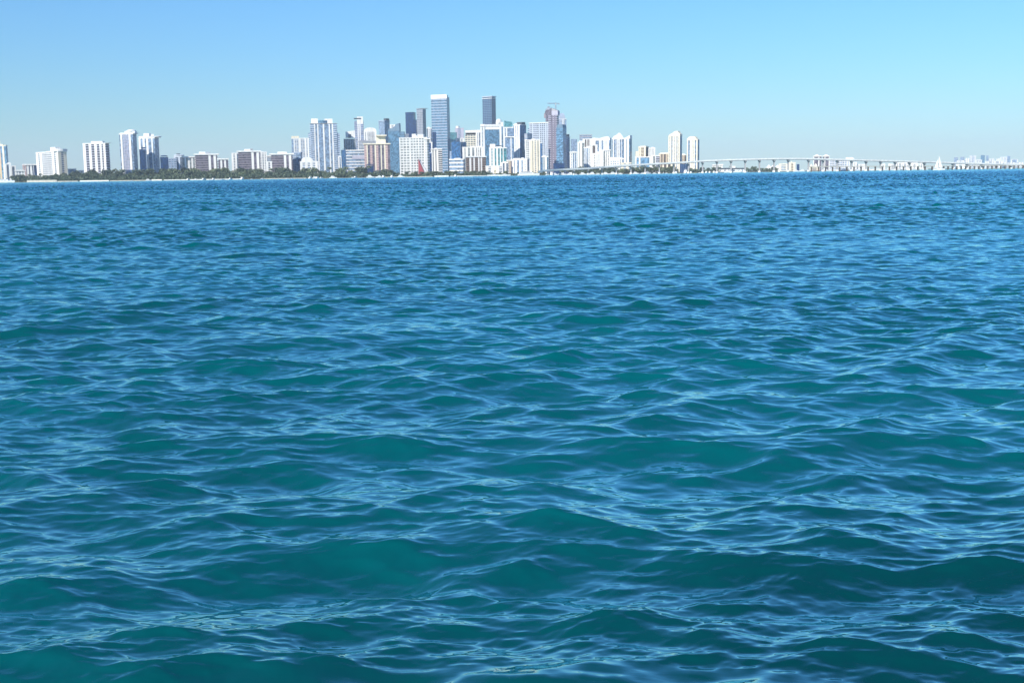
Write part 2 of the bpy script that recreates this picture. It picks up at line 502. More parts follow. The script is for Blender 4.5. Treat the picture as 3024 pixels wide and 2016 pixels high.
# ------------------------------------------------------------------ the city, left to right
def group_buildings():
    T = tower
    # -- far left
    T('apartment_tower', 'cream tower with an orange stripe, half cut off by the left frame edge', -14, 23, 430, 2750, 'WNPNWN', 'N', xm=18, wall='cream', glass='sky_glass', panel='orange', roof=[('ant', 0, 4, 415), ('box', -8, 9, 426)])
    T('white_house', 'small white stepped block right beside the cream tower with the orange stripe', 12, 32, 485, 2620, 'WNW', wall='white', roof=[('box', 22, 31, 480)])
    T('white_house', 'low white block with a dark recess, second from the cropped cream tower', 31, 46, 491, 2650, 'WN2W', wall='white', glass='gglass')
    T('white_house', 'long low white house with pale roof before the trees at far left', 44, 72, 504, 2600, 'W2SW2', wall='white', roof=[('slab', 42, 74, 502)])
    T('apartment_block', 'short striped block tucked behind the left side of the cream gridded block', 66, 109, 486, 2900, 'P3N.5W2N1W2N1W.5N3', wall='white', glass='navy', panel='pink', roof=[('slab', 72, 110, 485)])
    T('apartment_block', 'cream block with a white window grid and a plain tan right side', 107, 197, 448, 2700, 'W.6MW.6', 'P', xm=172, rel=68, fl=4.6, wall='white', glass='gglass', panel='cream', slab='offwhite',
      roof=[('box', 146, 160, 434), ('drum', 158, 174, 440), ('box', 134, 147, 445)])
    T('white_house', 'low white house between the cream gridded block and the ribbed white block', 200, 224, 500, 2800, 'WSW', wall='white')
    T('white_house', 'lowest flat white house just left of the ribbed white block', 224, 246, 505, 2760, 'WSWSW', wall='white')
    T('apartment_tower', 'white ribbed block with dark balcony bays and a raised white centre roof', 246, 323, 424, 2700, 'WB1.2WB1.1WBW2.2', 'B', xm=312, rel=22, fl=5.5, wall='white', glass='dark', slab='lav',
      roof=[('crown', 245, 323, 422), ('box', 268, 302, 417, 'white', 422)])
    # -- pair of white towers with rounded roofs
    T('apartment_tower', 'taller of two white towers, domed crown and wide lavender window front', 354, 405, 396, 2800, 'N.6W.8N.2M3WN', 'N', xm=394, rel=22, wall='white', glass='lglass', slab='lav',
      roof=[('crown', 357, 400, 392), ('box', 368, 398, 387, 'white', 392), ('dome', 372, 398, 382, 'white', 387)])
    T('apartment_tower', 'white tower with an oval roof disc and vertical window bays', 411, 470, 408, 2775, 'WNWN.8WNN.6W.6N', 'N', xm=458, rel=22, wall='white', glass='lglass', panel='tan',
      roof=[('disc', 406, 472, 402), ('box', 424, 440, 394), ('rail', 446, 454, 396)])
    T('office_building', 'dark navy slab standing in front of the white oval-roofed tower', 412, 431, 441, 2752, 'V', 'N', fl=5, glass='navy', wall='navy', parapet=False, roof=[('box', 418, 430, 435, 'navy')])
    T('office_building', 'low navy block with a rounded roof right of the oval-roofed tower', 473, 497, 464, 2600, 'N', 'N', glass='navy', wall='slate_wall', parapet=False, roof=[('arch', 474, 496, 459, 'navy')])
    T('apartment_block', 'lavender grey flat block between the navy block and the pale capped block', 497, 521, 469, 2750, 'M', wall='haze_grey', glass='lglass', fl=5)
    T('apartment_block', 'narrow pale block with a round white cap behind the lavender block', 514, 543, 463, 2900, 'WN2WN', 'N', xm=536, wall='pale', glass='gglass', roof=[('disc', 511, 541, 457), ('box', 520, 527, 454, 'roofdark')])
    T('apartment_block', 'long low block of white fins under one white roof slab', 540, 580, 465, 2850, 'NWNWNWNW', wall='white', glass='ggrey', roof=[('slab', 538, 580, 462)])
    for nm, xl, xr, yt, D, lab, rf in (
            ('apartment_block', 577, 641, 458, 2560, 'brown balcony block under a flat white roof, left of the small twin block', [('slab', 572, 647, 454), ('box', 588, 607, 448, 'white', 454), ('box', 608, 622, 449, 'grey', 454)]),
            ('apartment_block', 645, 673, 472, 2500, 'smallest brown block with a white roof slab and two white fins', [('slab', 641, 676, 468), ('box', 644, 651, 464, 'grey', 468)]),
            ('apartment_block', 704, 768, 449, 2540, 'tallest brown balcony block with a wide white overhanging roof', [('slab', 699, 772, 445), ('box', 722, 748, 440, 'white', 445), ('box', 740, 748, 439, 'grey', 445)]),
            ('apartment_block', 801, 863, 458, 2520, 'brown balcony block with white fins left of the grey blue block', [('slab', 795, 869, 453), ('box', 820, 848, 448, 'white', 453)])):
        T(nm, lab, xl, xr, yt, D, 'B5WNWN.4' if xr - xl > 40 else 'NWNWN', 'B', fl=5, wall='white', glass='mglass', slab='mauve', roof=rf, parapet=False)
    T('apartment_block', 'plain white slab peeking out left of the tallest brown balcony block', 684, 712, 453, 2720, 'W2NW.6', wall='white', glass='gglass')
    T('apartment_block', 'stepped white block right of the tallest brown balcony block', 766, 788, 450, 2740, 'W2SW2', wall='white', roof=[('box', 768, 776, 447)])
    T('apartment_block', 'grey glass block with a white roof between two brown balcony blocks', 786, 804, 464, 2780, 'S', wall='white', glass='gglass', slab='pale', roof=[('slab', 784, 806, 459)])
    T('white_house', 'low white canopy house below the grey glass block', 787, 803, 478, 2480, 'WSW', wall='white', glass='navy', slab='white')
    T('office_building', 'blue grey boxy block at the foot of the pale ribbed tower', 862, 892, 451, 2560, 'MN', 'N', xm=888, wall='haze_grey', glass='lglass', fl=5)
    T('apartment_tower', 'pale ribbed tower with a cream top, left of the blue bow-fronted tower', 862, 913, 409, 3000, 'NW.4M2WM2W2', wall='white', glass='lglass', slab='offwhite', roof=[('crown', 862, 885, 402, 'cream')])
    T('hotel', 'low white stepped hotel with an arched roof before the bow-fronted tower', 886, 938, 478, 2480, 'WSWSWSW', wall='white', glass='lglass', slab='white', roof=[('arch', 890, 924, 464)])
    T('apartment_tower', 'wide blue bow-fronted tower with white ribs, stepped crown and curved dark cap', 918, 996, 366, 3200, 'B2W.7N1W.7N2.4W.8N2.4W.7N1W.7B2', 'B', fl=5.4, wall='white', glass='lglass', slab='pale', parapet=False,
      roof=[('crown', 917, 998, 364), ('box', 921, 941, 350, 'white', 364), ('box', 960, 984, 351, 'white', 364), ('drum', 938, 972, 356, 'slate', 364), ('wing', 911, 919.5, 392, 'lglass'), ('wing', 994.5, 1004, 392, 'lglass')])
    T('apartment_block', 'slim white block leaning on the right flank of the bow-fronted tower', 999, 1010, 463, 3020, 'WNW', wall='white', glass='lglass')
    T('office_building', 'narrow blue glass block left of the low striped white offices', 1008, 1024, 443, 2770, 'V', glass='blue', wall='slate_wall', parapet=False, roof=[('box', 1012, 1021, 440, 'slate')])
    T('office_building', 'low white office block with lavender window stripes and a purple band', 1022, 1082, 444, 2720, 'S5P.01S2', fl=6.5, wall='white', glass='lglass', slab='offwhite', roof=[('panel', 1040, 1081, 459, 'lav', 469)])
    T('office_tower', 'grey glass tower with a slanted white frame on top', 1016, 1051, 410, 3250, 'V', wall='pale', glass='ggrey', roof=[('wedge', 1022, 1050, 390, 'white', 407, 386), ('panel', 1030, 1038, 397, 'gglass', 408)], parapet=False)
    T('apartment_tower', 'slim white needle tower with a dark roof canopy', 1048, 1075, 357, 3400, 'S2W2S2', fl=5, wall='white', glass='lglass', slab='lav', parapet=False,
      roof=[('crown', 1056, 1074, 345, 'white', 366), ('slab', 1047, 1068, 349, 'roofdark')])
    T('office_tower', 'white framed grey tower with a curved white roof beside the needle tower', 1075, 1113, 389, 3500, 'W2M4W', wall='white', glass='gglass', roof=[('arch', 1076, 1113, 377)])
    T('hotel', 'grey hotel slab with reddish roof edge behind the pink striped block', 1060, 1110, 417, 3150, 'S', wall='grey', glass='gglass', slab='offwhite', roof=[('box', 1064, 1082, 414, 'rust')])
    T('apartment_block', 'pink and cream striped block with a thin white roof and boxy cream top', 1076, 1152, 427, 2650, 'MW.5N1MNW.6MNW.5N1W.6MN', 'N', fl=5.5, wall='cream', glass='mglass', slab='pink',
      roof=[('slab', 1073, 1154, 423), ('box', 1113, 1140, 400, 'cream', 423), ('slab', 1111, 1143, 399)], parapet=False)
    T('arched_pavilion', 'small dark navy arched block at the foot of the pink striped block', 1081, 1103, 489, 2615, 'N', 'N', glass='navy', wall='navy', parapet=False, roof=[('arch', 1081, 1103, 484, 'navy')])
    T('office_tower', 'grey tower with a dark blue right side and small roof mast', 1120, 1152, 357, 3700, 'V', 'N', xm=1137, rel=38, wall='haze_grey', glass='lglass', roof=[('box', 1132, 1139, 350, 'roofdark')])
    T('office_building', 'plain white block seen between the grey tower and the slate glass tower', 1150, 1171, 369, 4000, 'W', wall='white')
    T('office_tower', 'slate blue glass tower with a stepped sawtooth top', 1147, 1184, 385, 3300, 'N', 'N', xm=1181, glass='slate', wall='slate_wall', parapet=False,
      top=[(1147, 385), (1151, 379), (1162, 378), (1168, 372), (1170, 367), (1181, 365)], roof=[('wing', 1181, 1194, 389, 'slate')])
    T('office_building', 'grey low block seen over the white gridded hotel', 1184, 1208, 397, 3400, 'S', wall='grey', glass='gglass')
    T('hotel', 'broad white hotel slab covered in a fine grid of small windows', 1180, 1268, 407, 2650, 'W.2M3.2W.3M4.6W.2M.8', 'S', xm=1262, rel=14, fl=6.0, wall='offwhite', glass='ggrey', slab='offwhite',
      roof=[('box', 1216, 1228, 395), ('box', 1226, 1236, 400), ('box', 1232, 1250, 397), ('slab', 1252, 1273, 408)])
    T('office_tower', 'dark navy tower, left of the close pair rising behind the gridded hotel', 1199, 1229, 333, 4100, 'V2N', 'N', xm=1223, rel=20, fl=6, glass='navy', wall='navy', roof=[('box', 1201, 1221, 331, 'roofdark'), ('wing', 1222, 1229, 353, 'navy')])
    T('office_tower', 'slate grey tower with a dark right side, taller of the close pair', 1232, 1259, 322, 4000, 'M', 'N', xm=1250, rel=34, fl=5.5, wall='grey', glass='gglass', parapet=False, roof=[('crown', 1231, 1257, 320, 'grey')])
    T('apartment_tower', 'small white tower just left of the tallest banded tower', 1261, 1276, 379, 3600, 'NW2N', wall='white', glass='gglass', roof=[('box', 1264, 1270, 375)])
    T('apartment_block', 'narrow white framed block wedged between gridded hotel and tallest tower', 1262, 1277, 421, 2950, 'WN2W', wall='white', glass='navy')
    T('office_building', 'navy narrow block with a pale top right of the gridded hotel', 1264, 1275, 452, 2800, 'N', 'N', glass='navy', wall='pale')
    T('apartment_tower', 'tallest tower, glass front with pale floor bands and a plain white top', 1275, 1329, 287, 3850, 'S', 'N', xm=1321, rel=20, fl=8.4, wall='white', glass='slate', slab='haze_grey', parapet=False,
      roof=[('panel', 1274.5, 1321.5, 279.5, 'white', 291), ('box', 1278, 1319, 281, 'white', 287)])
    T('office_building', 'navy block leaning on the left foot of the tallest banded tower', 1277, 1289, 390, 3500, 'N', 'N', glass='navy', wall='navy', parapet=False)
    T('apartment_tower', 'white tower with jagged dark balconies in front of the tallest tower', 1273, 1306, 441, 2900, 'WN.5W1.2N.5W1.2B2.4', fl=5, wall='white', glass='dark', slab='white', roof=[('box', 1283, 1290, 437), ('slab', 1272, 1306, 439)])
    T('office_building', 'teal glass block right behind the tallest banded tower', 1328, 1350, 391, 4150, 'V', wall='slate_wall', glass='teal', parapet=False)
    T('office_tower', 'round lavender tower with a white cap beyond the tallest tower', 1345, 1370, 379, 4300, 'W', wall='lav', glass='lglass', roof=[('drum', 1347, 1358, 372, 'white'), ('box', 1362, 1369, 378, 'grey')])
    T('office_building', 'long white low block crossing in front of the round lavender tower', 1346, 1372, 409, 3900, 'W3SW', wall='white', glass='gglass')
    T('office_tower', 'royal blue glass block with a lavender right side', 1333, 1377, 419, 3250, 'N', 'V', xm=1360, rel=40, glass='blue', wall='haze_grey', parapet=False, roof=[('box', 1334, 1346, 416, 'blue'), ('wing', 1327, 1334, 445, 'lglass')])
    T('apartment_block', 'beige panelled block with a slanted white and brown roof', 1374, 1421, 398, 3500, 'M4W2', fl=6, wall='stone', glass='ggrey', slab='cream', parapet=False,
      roof=[('box', 1376, 1419, 392, 'brown', 398), ('wedge', 1374, 1422, 385, 'white', 392, 384)])
    T('office_building', 'white stepped block leaning against the beige panelled block', 1406, 1424, 391, 3420, 'W2NW', wall='white', glass='gglass', roof=[('box', 1409, 1420, 388)])
    T('apartment_block', 'white finned block above the brown balcony tower', 1366, 1427, 435, 3000, 'WN.5W1.2NW1.1NWN.4W1.5N.5W', wall='white', glass='ggrey', roof=[('box', 1390, 1404, 431), ('box', 1409, 1424, 431)])
    T('office_building', 'low white office block of pale horizontal window strips by the shore', 1327, 1374, 471, 2560, 'S3', 'S', xm=1368, rel=14, fl=7.5, wall='white', glass='lglass', slab='white', roof=[('box', 1341, 1358, 467)])
    T('apartment_tower', 'brown balcony tower with broad white fins under a white roof', 1376, 1435, 464, 2620, 'B1.5N.3WB1W.9B1.6W2.2B2', fl=5, wall='offwhite', glass='bglass', slab='brown', roof=[('slab', 1374, 1437, 461)], parapet=False)
    # -- centre right
    T('office_tower', 'dark blue tower with a pale banded crown standing alone on the skyline', 1426, 1465, 287, 4250, 'M2', 'N', xm=1453, rel=30, fl=6, wall='slate_wall', glass='navy', roof=[('crown', 1425, 1455, 284, 'pale'), ('crown', 1425, 1454, 289.5, 'white', 291)], parapet=False)
    T('office_tower', 'broad white framed tower around a big blue glass panel', 1419, 1486, 374, 3300, 'W1.7N.3N5.6W.8N.6', wall='white', glass='slate', roof=[('panel', 1433, 1481, 367, 'offwhite', 374), ('panel', 1434, 1480, 375, 'white', 382), ('box', 1419, 1432, 366), ('panel', 1434, 1481, 428, 'roofdark', 430)], parapet=False)
    T('apartment_tower', 'white round-topped tower peeking over the broad white framed tower', 1465, 1487, 362, 3700, 'W', wall='white', roof=[('dome', 1465, 1483, 351)])
    T('office_tower', 'teal glass tower with a curved white collar behind the white and blue tower', 1487, 1517, 375, 3650, 'W.7N.5W.7N3', 'N', wall='white', glass='lglass', roof=[('wedge', 1490, 1514, 357, 'teal', 375, 361), ('arch', 1491, 1518, 372, 'white', 378)], parapet=False)
    T('office_building', 'lavender glass block with a white roof edge below the teal glass tower', 1493, 1516, 405, 3150, 'N3W.6N', 'N', wall='white', glass='lglass', roof=[('slab', 1491, 1519, 403)])
    T('apartment_tower', 'white tower with a deep blue right side and dark roof cap', 1517, 1554, 369, 3400, 'N.4W2N.3W1N.3', 'N', xm=1537, rel=40, wall='white', glass='blue', roof=[('box', 1523, 1538, 361, 'roofdark'), ('box', 1517, 1525, 364, 'white'), ('wing', 1548, 1556, 394, 'blue')])
    T('apartment_tower', 'white and teal tower in front of the broad white framed tower', 1445, 1496, 437, 2900, 'W3N.8WN1W.6N1W.5N1.6', wall='white', glass='teal', roof=[('box', 1447, 1463, 425), ('box', 1464, 1478, 433)])
    T('white_house', 'low cream villa block on the shore left of the orange roofed house', 1434, 1482, 491, 2500, 'WSWPWS', wall='white', panel='cream', slab='white')
    T('apartment_block', 'thin white block between the cream villas and the orange roofed house', 1480, 1500, 481, 2560, 'WNWN', wall='white', glass='gglass', roof=[('box', 1484, 1494, 477)])
    T('apartment_block', 'pale block with an orange tinted top above the shore villas', 1496, 1516, 474, 2620, 'P3N1P', wall='white', glass='mglass', panel='tan', roof=[('box', 1498, 1512, 472, 'orange')])
    T('apartment_block', 'long white low block with grey window bays near the white ferry', 1512, 1563, 471, 2560, 'WN.4WN1WN.7W2', 'N', xm=1557, wall='white', glass='lglass', roof=[('box', 1515, 1535, 467), ('box', 1538, 1546, 466)])
    T('apartment_tower', 'cream tower with a plain right half and white window strip', 1551, 1595, 414, 2900, 'W.4M1.3W.3P.9N.3P1.8N.4P.6', 'N', fl=5, wall='white', glass='ggrey', panel='cream', slab='offwhite', roof=[('box', 1569, 1579, 410, 'cream'), ('box', 1556, 1566, 411, 'rust')])
    T('office_tower', 'broad grey glass slab crossed by white window lines', 1564, 1626, 363, 3700, 'MW.2M2W.2M2W.2M', 'W', xm=1622, fl=6, wall='pale', glass='gglass', slab='pale', roof=[('wing', 1558.5, 1564.5, 377, 'slate'), ('slab', 1563, 1624, 361, 'white')])
    T('office_building', 'thin blue strip tower between the cream tower and the small white block', 1593, 1601, 424, 3100, 'N', 'N', glass='blue', wall='slate_wall', roof=[('box', 1595, 1600, 420, 'white')])
    T('apartment_block', 'small white block with a domed roof at the foot of the grey slab', 1600, 1619, 463, 2800, 'N.6W.4N.6W1.4N.8', wall='white', glass='slate', roof=[('dome', 1602, 1614, 458)])
    T('construction_tower', 'unfinished purple brown tower wrapped in scaffolding with a crane above', 1620, 1650, 338, 3500, 'B1.2P2B.6', 'B', xm=1645, fl=5.4, wall='concrete', glass='mglass', slab='lav', panel='rust', parapet=False,
      roof=[('crown', 1612, 1630, 324, 'mglass', 358), ('box', 1606, 1614, 333, 'mauve', 347), ('box', 1614, 1626, 318, 'haze_grey', 324), ('crown', 1630, 1648, 328, 'lav', 340), ('wedge', 1630, 1647, 320, 'concrete', 328, 327), ('box', 1609, 1612, 328, 'mglass', 336), ('box', 1617, 1620, 315, 'mauve', 318), ('box', 1622, 1629, 321, 'mglass', 330), ('rail', 1612, 1630, 320, 'mauve', 326)])
    T('apartment_tower', 'pale hazy tower with a stepped slim top behind the construction tower', 1648, 1673, 352, 4400, 'M2WN', wall='offwhite', glass='lglass', slab='haze_grey', fl=6, roof=[('crown', 1651, 1669, 340, 'haze_grey'), ('box', 1654, 1666, 335, 'haze_grey', 340)])
    T('office_tower', 'bright blue glass tower with a slanted right edge and dark top', 1643, 1673, 376, 3250, 'S', 'N', xm=1663, rel=26, fl=7, glass='sky_glass', wall='slate_wall', slab='slate', parapet=False,
      top=[(1645, 376), (1646, 368), (1661, 368), (1663, 380)])
    T('office_building', 'low navy block with a ragged roof at the foot of the blue glass tower', 1634, 1667, 482, 2800, 'N', 'N', glass='navy', wall='navy', parapet=False, roof=[('box', 1643, 1650, 476, 'navy'), ('box', 1652, 1660, 478, 'navy')])
    T('apartment_tower', 'narrow grey tower with dark cap right of the blue glass tower', 1667, 1683, 405, 3300, 'NM2N.6', 'N', xm=1681, fl=6, wall='white', glass='lglass', slab='lav', roof=[('box', 1667, 1680, 397, 'roofdark'), ('crown', 1671, 1681, 405, 'white')])
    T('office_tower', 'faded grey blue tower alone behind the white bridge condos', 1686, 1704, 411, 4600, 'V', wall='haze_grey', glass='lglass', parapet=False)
    T('apartment_block', 'low white condo with grey windows on its top floor beside the bridge ramp', 1683, 1704, 451, 2700, 'W2NW.4NW.4', wall='white', glass='lglass', roof=[('slab', 1682, 1705, 448), ('box', 1690, 1698, 446, 'grey')])
    # -- white bridge condos
    T('apartment_tower', 'slim white condo, leftmost of the dense white cluster by the bridge', 1706, 1726, 421, 2900, 'WN.4W1.4NN.5', wall='white', glass='ggrey', roof=[('box', 1710, 1721, 416)])
    T('apartment_tower', 'pinkish flat tower rising behind the dense white condo cluster', 1712, 1748, 399, 3900, 'S', wall='concrete', glass='lglass', slab='concrete', fl=7)
    T('apartment_tower', 'white condo with brown recesses before the pinkish flat tower', 1721, 1747, 411, 3300, 'W1.5NW.7NW.5N.4W', wall='white', glass='bglass')
    T('apartment_tower', 'white and lavender striped condo in the middle of the dense white cluster', 1724, 1746, 436, 2750, 'N.4W.4N.5W.3N.6W1.4', wall='white', glass='lglass', roof=[('dome', 1733, 1745, 431)])
    T('apartment_tower', 'white condo with a sweeping curved roof and blue glass top', 1745, 1805, 413, 3500, 'W1.2N3W1.2NW1.6N.3W.8N.5', 'N', xm=1801, wall='white', glass='lglass', parapet=False,
      top=[(1745, 410), (1752, 406), (1772, 408), (1786, 404), (1797, 404), (1801, 408)], roof=[('crown', 1746, 1759, 414, 'white', 428)])
    T('apartment_tower', 'cream white condo with a grey centre strip under the curved roof condo', 1745, 1764, 429, 3050, 'W.8N1.4W', wall='white', glass='bglass')
    T('apartment_block', 'shorter plain white condo in front of the curved roof condo', 1750, 1778, 454, 2700, 'W3N.3WN.4WW', wall='white', glass='ggrey', roof=[('box', 1762, 1776, 448)])
    T('apartment_block', 'white condo with a dark slot, right front of the curved roof condo', 1776, 1802, 444, 2760, 'WN.8W.5N.3W1.6', wall='white', glass='ggrey', roof=[('slab', 1783, 1804, 442)])
    T('apartment_tower', 'white tower with a steep pointed crown and blue window strips', 1807, 1842, 410, 3100, 'N.5W.6N1W.3N.4W1.4N.8W.3N', wall='white', glass='lglass', parapet=False, top=[(1807, 409), (1813, 402), (1822, 397), (1828, 392), (1832, 394), (1838, 402), (1842, 409)])
    T('apartment_tower', 'white and blue tower with an upswept right roof corner', 1841, 1866, 408, 3000, 'N.5W1.5N.5W1.3N.6', 'N', xm=1860, wall='white', glass='slate', parapet=False, top=[(1841, 408), (1847, 407), (1854, 403), (1860, 400)])
    T('hotel', 'low white gabled building with lavender windows under the pointed tower', 1800, 1830, 474, 2650, 'WMW', wall='white', glass='lglass', fl=6, roof=[('wedge', 1801, 1829, 464, 'white', 472, 466)])
    T('white_house', 'white house with sloping roof at the foot of the upswept tower', 1828, 1842, 470, 2720, 'W2N', wall='white', glass='lglass', roof=[('wedge', 1828, 1842, 464, 'white', 469, 468)])
    T('apartment_block', 'long low cream block behind the bridge right of the gabled white building', 1834, 1864, 482, 2480, 'WSWS', wall='cream', slab='white', glass='lglass')
    T('apartment_tower', 'cream tower with stepped left shoulders and brown right side', 1886, 1915, 434, 3000, 'P1.5S2P', 'N', xm=1907, rel=34, wall='cream', panel='cream', glass='bglass', slab='cream', roof=[('box', 1889, 1905, 431), ('wing', 1876, 1887, 446, 'cream')])
    T('apartment_block', 'white fluted condo right of the stepped cream tower', 1914, 1935, 438, 3150, 'W.6N.3W.6N.3W1.2', wall='white', glass='ggrey', roof=[('dome', 1922, 1935, 434)])
    T('apartment_block', 'white block with a wide pale blue window panel behind the bridge', 1876, 1922, 464, 2700, 'W.6NW.7N4W.6', wall='white', glass='sky_glass', fl=7)
    T('apartment_block', 'grey balcony block between the blue panel block and tall cream tower', 1923, 1948, 460, 2850, 'WN1W.4B2', fl=6, wall='white', glass='ggrey', slab='lav')
    T('apartment_block', 'orange tinted low tower block against the tall cream tower', 1946, 1980, 454, 3000, 'P1N.5P.6N.8P2', wall='cream', glass='bglass', panel='tan', roof=[('box', 1950, 1978, 451, 'white')])
    T('apartment_tower', 'tallest cream tower by the bridge with rounded shoulders', 1974, 2014, 400, 2900, 'P1.2N.5P1.6N.4P1', 'N', xm=2008, rel=28, wall='cream', glass='lglass', panel='cream', parapet=False,
      top=[(1974, 402), (1978, 396), (1985, 393), (1992, 388), (2001, 387), (2003, 391), (2008, 396)])
    T('apartment_tower', 'second cream tower by the bridge with a rounded top', 2029, 2065, 412, 2870, 'P.4N.8P.8N.2P1N.6P.5', 'N', xm=2060, rel=28, wall='cream', glass='lglass', panel='cream', parapet=False,
      top=[(2029, 410), (2033, 405), (2040, 403), (2050, 403), (2054, 406), (2057, 410)])
    T('apartment_block', 'small cream block with a curved side between the two cream towers', 2012, 2026, 458, 3050, 'P2N', wall='cream', glass='bglass', roof=[('box', 2014, 2022, 454, 'white')])
    T('office_building', 'dark navy low building under the bridge between the cream towers', 2008, 2037, 484, 2700, 'V', glass='navy', wall='slate_wall', parapet=False)
    T('apartment_block', 'cream low block under the bridge below the orange tinted block', 1956, 1988, 484, 2650, 'P.6NP.6NP', wall='cream', panel='cream', glass='bglass')
    # -- behind the right part of the bridge
    T('white_house', 'white flat roofed house below the first spans right of the cream towers', 2104, 2134, 489, 3000, 'WSW', wall='white', glass='slate', roof=[('slab', 2103, 2120, 486), ('slab', 2122, 2136, 485)])
    T('warehouse', 'long white shed with a dark roof line under the bridge peak', 2116, 2160, 499, 2750, 'W3SW2', wall='white', slab='white', roof=[('slab', 2115, 2162, 496, 'roofdark')])
    T('warehouse', 'white hall with a blue awning under the bridge peak', 2160, 2201, 498, 2750, 'W2MW2', wall='white', slab='white', glass='blue', roof=[('slab', 2159, 2203, 496, 'roofdark'), ('box', 2162, 2172, 490, 'white', 496), ('panel', 2168, 2183, 504, 'blue', 508)])
    T('tent_hall', 'white hall with a row of pointed tent peaks under the bridge', 2262, 2306, 495, 3000, 'WSWSW', wall='white', roof=[('pyr', 2264, 2277, 486), ('pyr', 2276, 2288, 488), ('pyr', 2290, 2302, 487)])
    T('apartment_block', 'cream block between two bridge piers right of the tent peaks', 2300, 2328, 485, 2900, 'P.5SP.5', wall='cream', panel='cream', slab='cream', glass='lglass')
    T('apartment_block', 'taller cream block by the gap in the bridge piers', 2331, 2349, 481, 2950, 'PSP', wall='cream', panel='cream', slab='cream', glass='bglass', roof=[('pyr', 2335, 2339, 476)])
    T('office_building', 'little navy box building in the wide bridge gap', 2353, 2361, 485, 3100, 'N', 'N', glass='navy', wall='navy', parapet=False)
    T('apartment_tower', 'left one of the white capped twin towers rising above the bridge deck', 2402, 2426, 462, 3600, 'W.4N2W.5N1', fl=6, wall='white', glass='mglass', roof=[('slab', 2401, 2428, 460), ('dome', 2406, 2419, 456)])
    T('apartment_tower', 'right one of the white capped twin towers rising above the bridge deck', 2430, 2449, 462, 3600, 'N1W.5N2W.3', fl=6, wall='white', glass='mglass', roof=[('slab', 2429, 2450, 460), ('dome', 2433, 2447, 456)])
    T('tent_hall', 'cream hall with peaked roofs before the white capped twin towers', 2391, 2420, 494, 3100, 'P.6SP.6', wall='cream', panel='cream', slab='tan', roof=[('pyr', 2391, 2401, 484, 'cream'), ('pyr', 2403, 2415, 483, 'cream')])
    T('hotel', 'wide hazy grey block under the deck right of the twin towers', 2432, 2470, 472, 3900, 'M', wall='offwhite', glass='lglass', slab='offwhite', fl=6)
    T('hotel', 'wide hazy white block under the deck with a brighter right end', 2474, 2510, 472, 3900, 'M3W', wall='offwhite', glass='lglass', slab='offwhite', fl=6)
    T('white_house', 'white boxy house under the deck left of the long low white sheds', 2520, 2530, 480, 3500, 'WSW', wall='white')
    T('warehouse', 'long low white shed under the right bridge spans', 2530, 2556, 486, 3500, 'WSW', wall='white')
    T('white_house', 'white low house between bridge spans right of the long low shed', 2602, 2614, 485, 3600, 'WSW', wall='white')
    T('white_house', 'white low house with sloped roof left of the longest white shed', 2624, 2640, 486, 3600, 'WS', wall='white', roof=[('wedge', 2624, 2640, 483, 'white', 486, 485)])
    T('warehouse', 'longest white shed below the deck left of the white sailing boat', 2647, 2684, 481, 3600, 'WSWSW', wall='white')
    T('warehouse', 'white shed with a rounded roof just left of the white sailing boat', 2690, 2712, 483, 3700, 'W', wall='white', roof=[('arch', 2692, 2710, 479)])
    T('warehouse', 'small flat white shed close behind the white sailing boat', 2716, 2727, 482, 3700, 'W', wall='white')
    T('warehouse', 'white lean-to shed right of the white sailing boat', 2824, 2850, 485, 3800, 'W', wall='white')
    # -- far shore, faded by the air
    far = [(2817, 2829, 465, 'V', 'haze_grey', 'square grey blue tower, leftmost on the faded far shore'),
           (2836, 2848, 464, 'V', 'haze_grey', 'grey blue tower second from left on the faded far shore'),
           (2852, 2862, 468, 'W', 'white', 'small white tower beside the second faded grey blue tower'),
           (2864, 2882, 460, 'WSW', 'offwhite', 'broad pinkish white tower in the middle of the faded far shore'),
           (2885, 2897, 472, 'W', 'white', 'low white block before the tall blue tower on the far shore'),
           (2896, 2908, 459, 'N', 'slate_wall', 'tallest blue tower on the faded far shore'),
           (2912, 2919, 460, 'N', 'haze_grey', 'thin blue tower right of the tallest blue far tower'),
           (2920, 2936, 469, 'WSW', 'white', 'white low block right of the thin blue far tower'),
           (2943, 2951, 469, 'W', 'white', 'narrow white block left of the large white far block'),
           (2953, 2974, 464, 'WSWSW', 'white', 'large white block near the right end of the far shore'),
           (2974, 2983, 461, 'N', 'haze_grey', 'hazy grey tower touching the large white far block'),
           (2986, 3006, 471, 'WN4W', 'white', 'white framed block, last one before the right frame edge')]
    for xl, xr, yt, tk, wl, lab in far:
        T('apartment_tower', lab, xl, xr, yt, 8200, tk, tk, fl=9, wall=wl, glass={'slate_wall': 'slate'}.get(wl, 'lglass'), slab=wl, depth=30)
    for xl, xr, yt, lab in ((2826, 2860, 474, 'long pale low block under the two leftmost far towers'), (2880, 2900, 473, 'pale low block under the tallest blue far tower'),
                            (2910, 2960, 476, 'long white low block along the far shore'), (2958, 3022, 480, 'low white waterfront block reaching the right frame edge')):
        T('apartment_block', lab, xl, xr, yt, 7900, 'WSWSW', fl=9, wall='white', slab='white', depth=30)
group_buildings()

